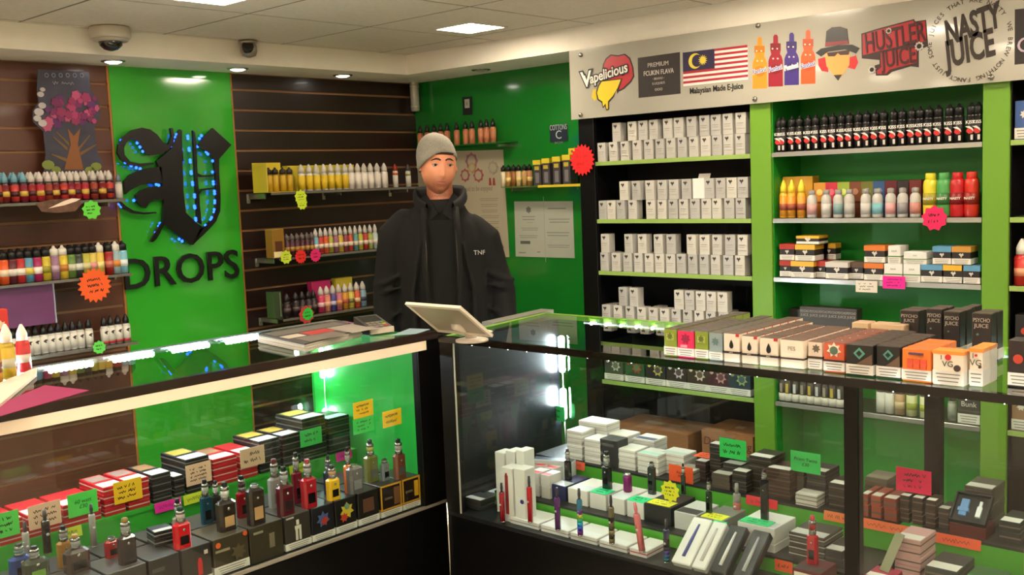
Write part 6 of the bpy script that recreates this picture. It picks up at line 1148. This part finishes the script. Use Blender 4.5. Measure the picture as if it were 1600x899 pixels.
# section two, right of the post
for (x0, x1, yb, X, z_, n, h_, c, lab, tp_, d_) in ((1346, 1358, 800, XBB+.02, ZBB, 2, .03, (150, 70, 50), 'red fronted box touching the counter post', (206, 200, 190), .09), (1360, 1378, 806, XBB+.02, ZBB, 2, .03, (170, 80, 60), 'red fronted box with pink label right of the post', (206, 200, 190), .09), (1380, 1402, 812, XBB+.02, ZBB, 2, .03, (150, 66, 50), 'red fronted box next to the small black boxes', (210, 204, 194), .09),
    (1405, 1422, 816, XBB+.03, ZBB, 3, .024, (56, 38, 30), 'small black box with gold mark, first column', W8, .06), (1424, 1443, 820, XBB+.03, ZBB, 3, .024, (56, 38, 30), 'small black box with gold mark, second column', W8, .06), (1445, 1463, 824, XBB+.03, ZBB, 3, .024, (56, 38, 30), 'small black box with gold mark, third column', W8, .06), (1465, 1484, 828, XBB+.04, ZBB, 2, .026, (60, 50, 44), 'dark box between the small boxes and the open case', (206, 200, 192), .07),
    (1505, 1552, 812, XBB+.10, ZBB, 5, .021, (84, 78, 70), 'grey box in the tall stack behind the open case', (206, 200, 190), .1), (1560, 1596, 850, XBB+.03, ZBB, 2, .026, (40, 44, 44), 'dark box beyond the grey stack, upper step', W8, .1), (1350, 1388, 800, XBB+.12, ZBB, 3, .026, (110, 100, 84), 'brownish clear wrapped box in the rear right of the post', (130, 120, 104), .08),
    (1397, 1440, 900, XA+.03, ZA, 5, .022, (206, 160, 156), 'pink fronted box in the stack on the middle step', W8, .1), (1349, 1392, 925, XR+.055, FZ, 3, .03, (170, 40, 70), 'pink and white box at the front, right of the post', W8, .075), (1444, 1498, 912, XA+.02, ZA, 2, .028, (60, 64, 60), 'black box with white band on the middle step', W8, .12), (1504, 1560, 925, XA+.03, ZA, 2, .022, (50, 96, 50), 'dark green box on the middle step beside the black banded box', (60, 110, 60), .1)):
    rstack(x0, x1, yb, X, z_, n, h_, c, lab, d_, top=tp_, edge=(110, 90, 80))
oc = thing('open_case', 'open black case showing a blue tank and a white part', 'case', (XBB+.012, rspan(1487, 1536, 842, XBB+.012)[0], ZBB), RW); ow = .088
MB().box(-ow/2, ow/2, 0, .07, 0, .03).build('case_base', col((90, 26, 24), .4), oc)
def tilted(mb, x0, x1, a0, a1, t0, t1):
    c, s = math.cos(R_(42)), math.sin(R_(42)); vs = [(x, .002+a*c-t*s, .031+a*s+t*c) for t in (t0, t1) for a in (a0, a1) for x in (x0, x1)]
    return mb.add(vs, [(0, 2, 3, 1), (4, 5, 7, 6), (0, 1, 5, 4), (2, 6, 7, 3), (0, 4, 6, 2), (1, 3, 7, 5)])
mb = MB(); tilted(mb, -ow/2, ow/2, 0, .085, 0, .004)
for q in ((-ow/2, ow/2, 0, .004), (-ow/2, ow/2, .081, .085)): tilted(mb, q[0], q[1], q[2], q[3], .004, .014)
for q in ((-ow/2, -ow/2+.004), (ow/2-.004, ow/2)): tilted(mb, q[0], q[1], .004, .081, .004, .014)
mb.build('case_tray', col((26, 28, 30), .5), oc)
tilted(tilted(MB(), -.026, -.008, .018, .066, .004, .012), -.03, -.004, .03, .04, .004, .0135).build('blue_tank', col((110, 150, 200), .2), oc); tilted(tilted(MB(), .014, .026, .02, .05, .004, .011), .0165, .0235, .05, .066, .004, .01).build('white_part', col((220, 222, 222), .25), oc)
ls = thing('leaning_card', 'thin clear strip leaning from the pink box up to the step', 'card', (XR+.1, rspan(1372, 1390, 870, XR+.1)[0], FZ+.09), RW); ls.rotation_euler = (R_(-35), R_(12), RW); MB().box(-.011, .011, -.0015, .0015, 0, .10).build('strip', col((150, 150, 120), .2), ls)
carton('white and orange carton standing beside the dark green box in the counter', 'carton', (XA+.06, .645, ZA), .05, .05, .14, (206, 140, 80), (60, 56, 50), strip=.4, prints=(('disc', (240, 190, 120), 0, .6, .3),))
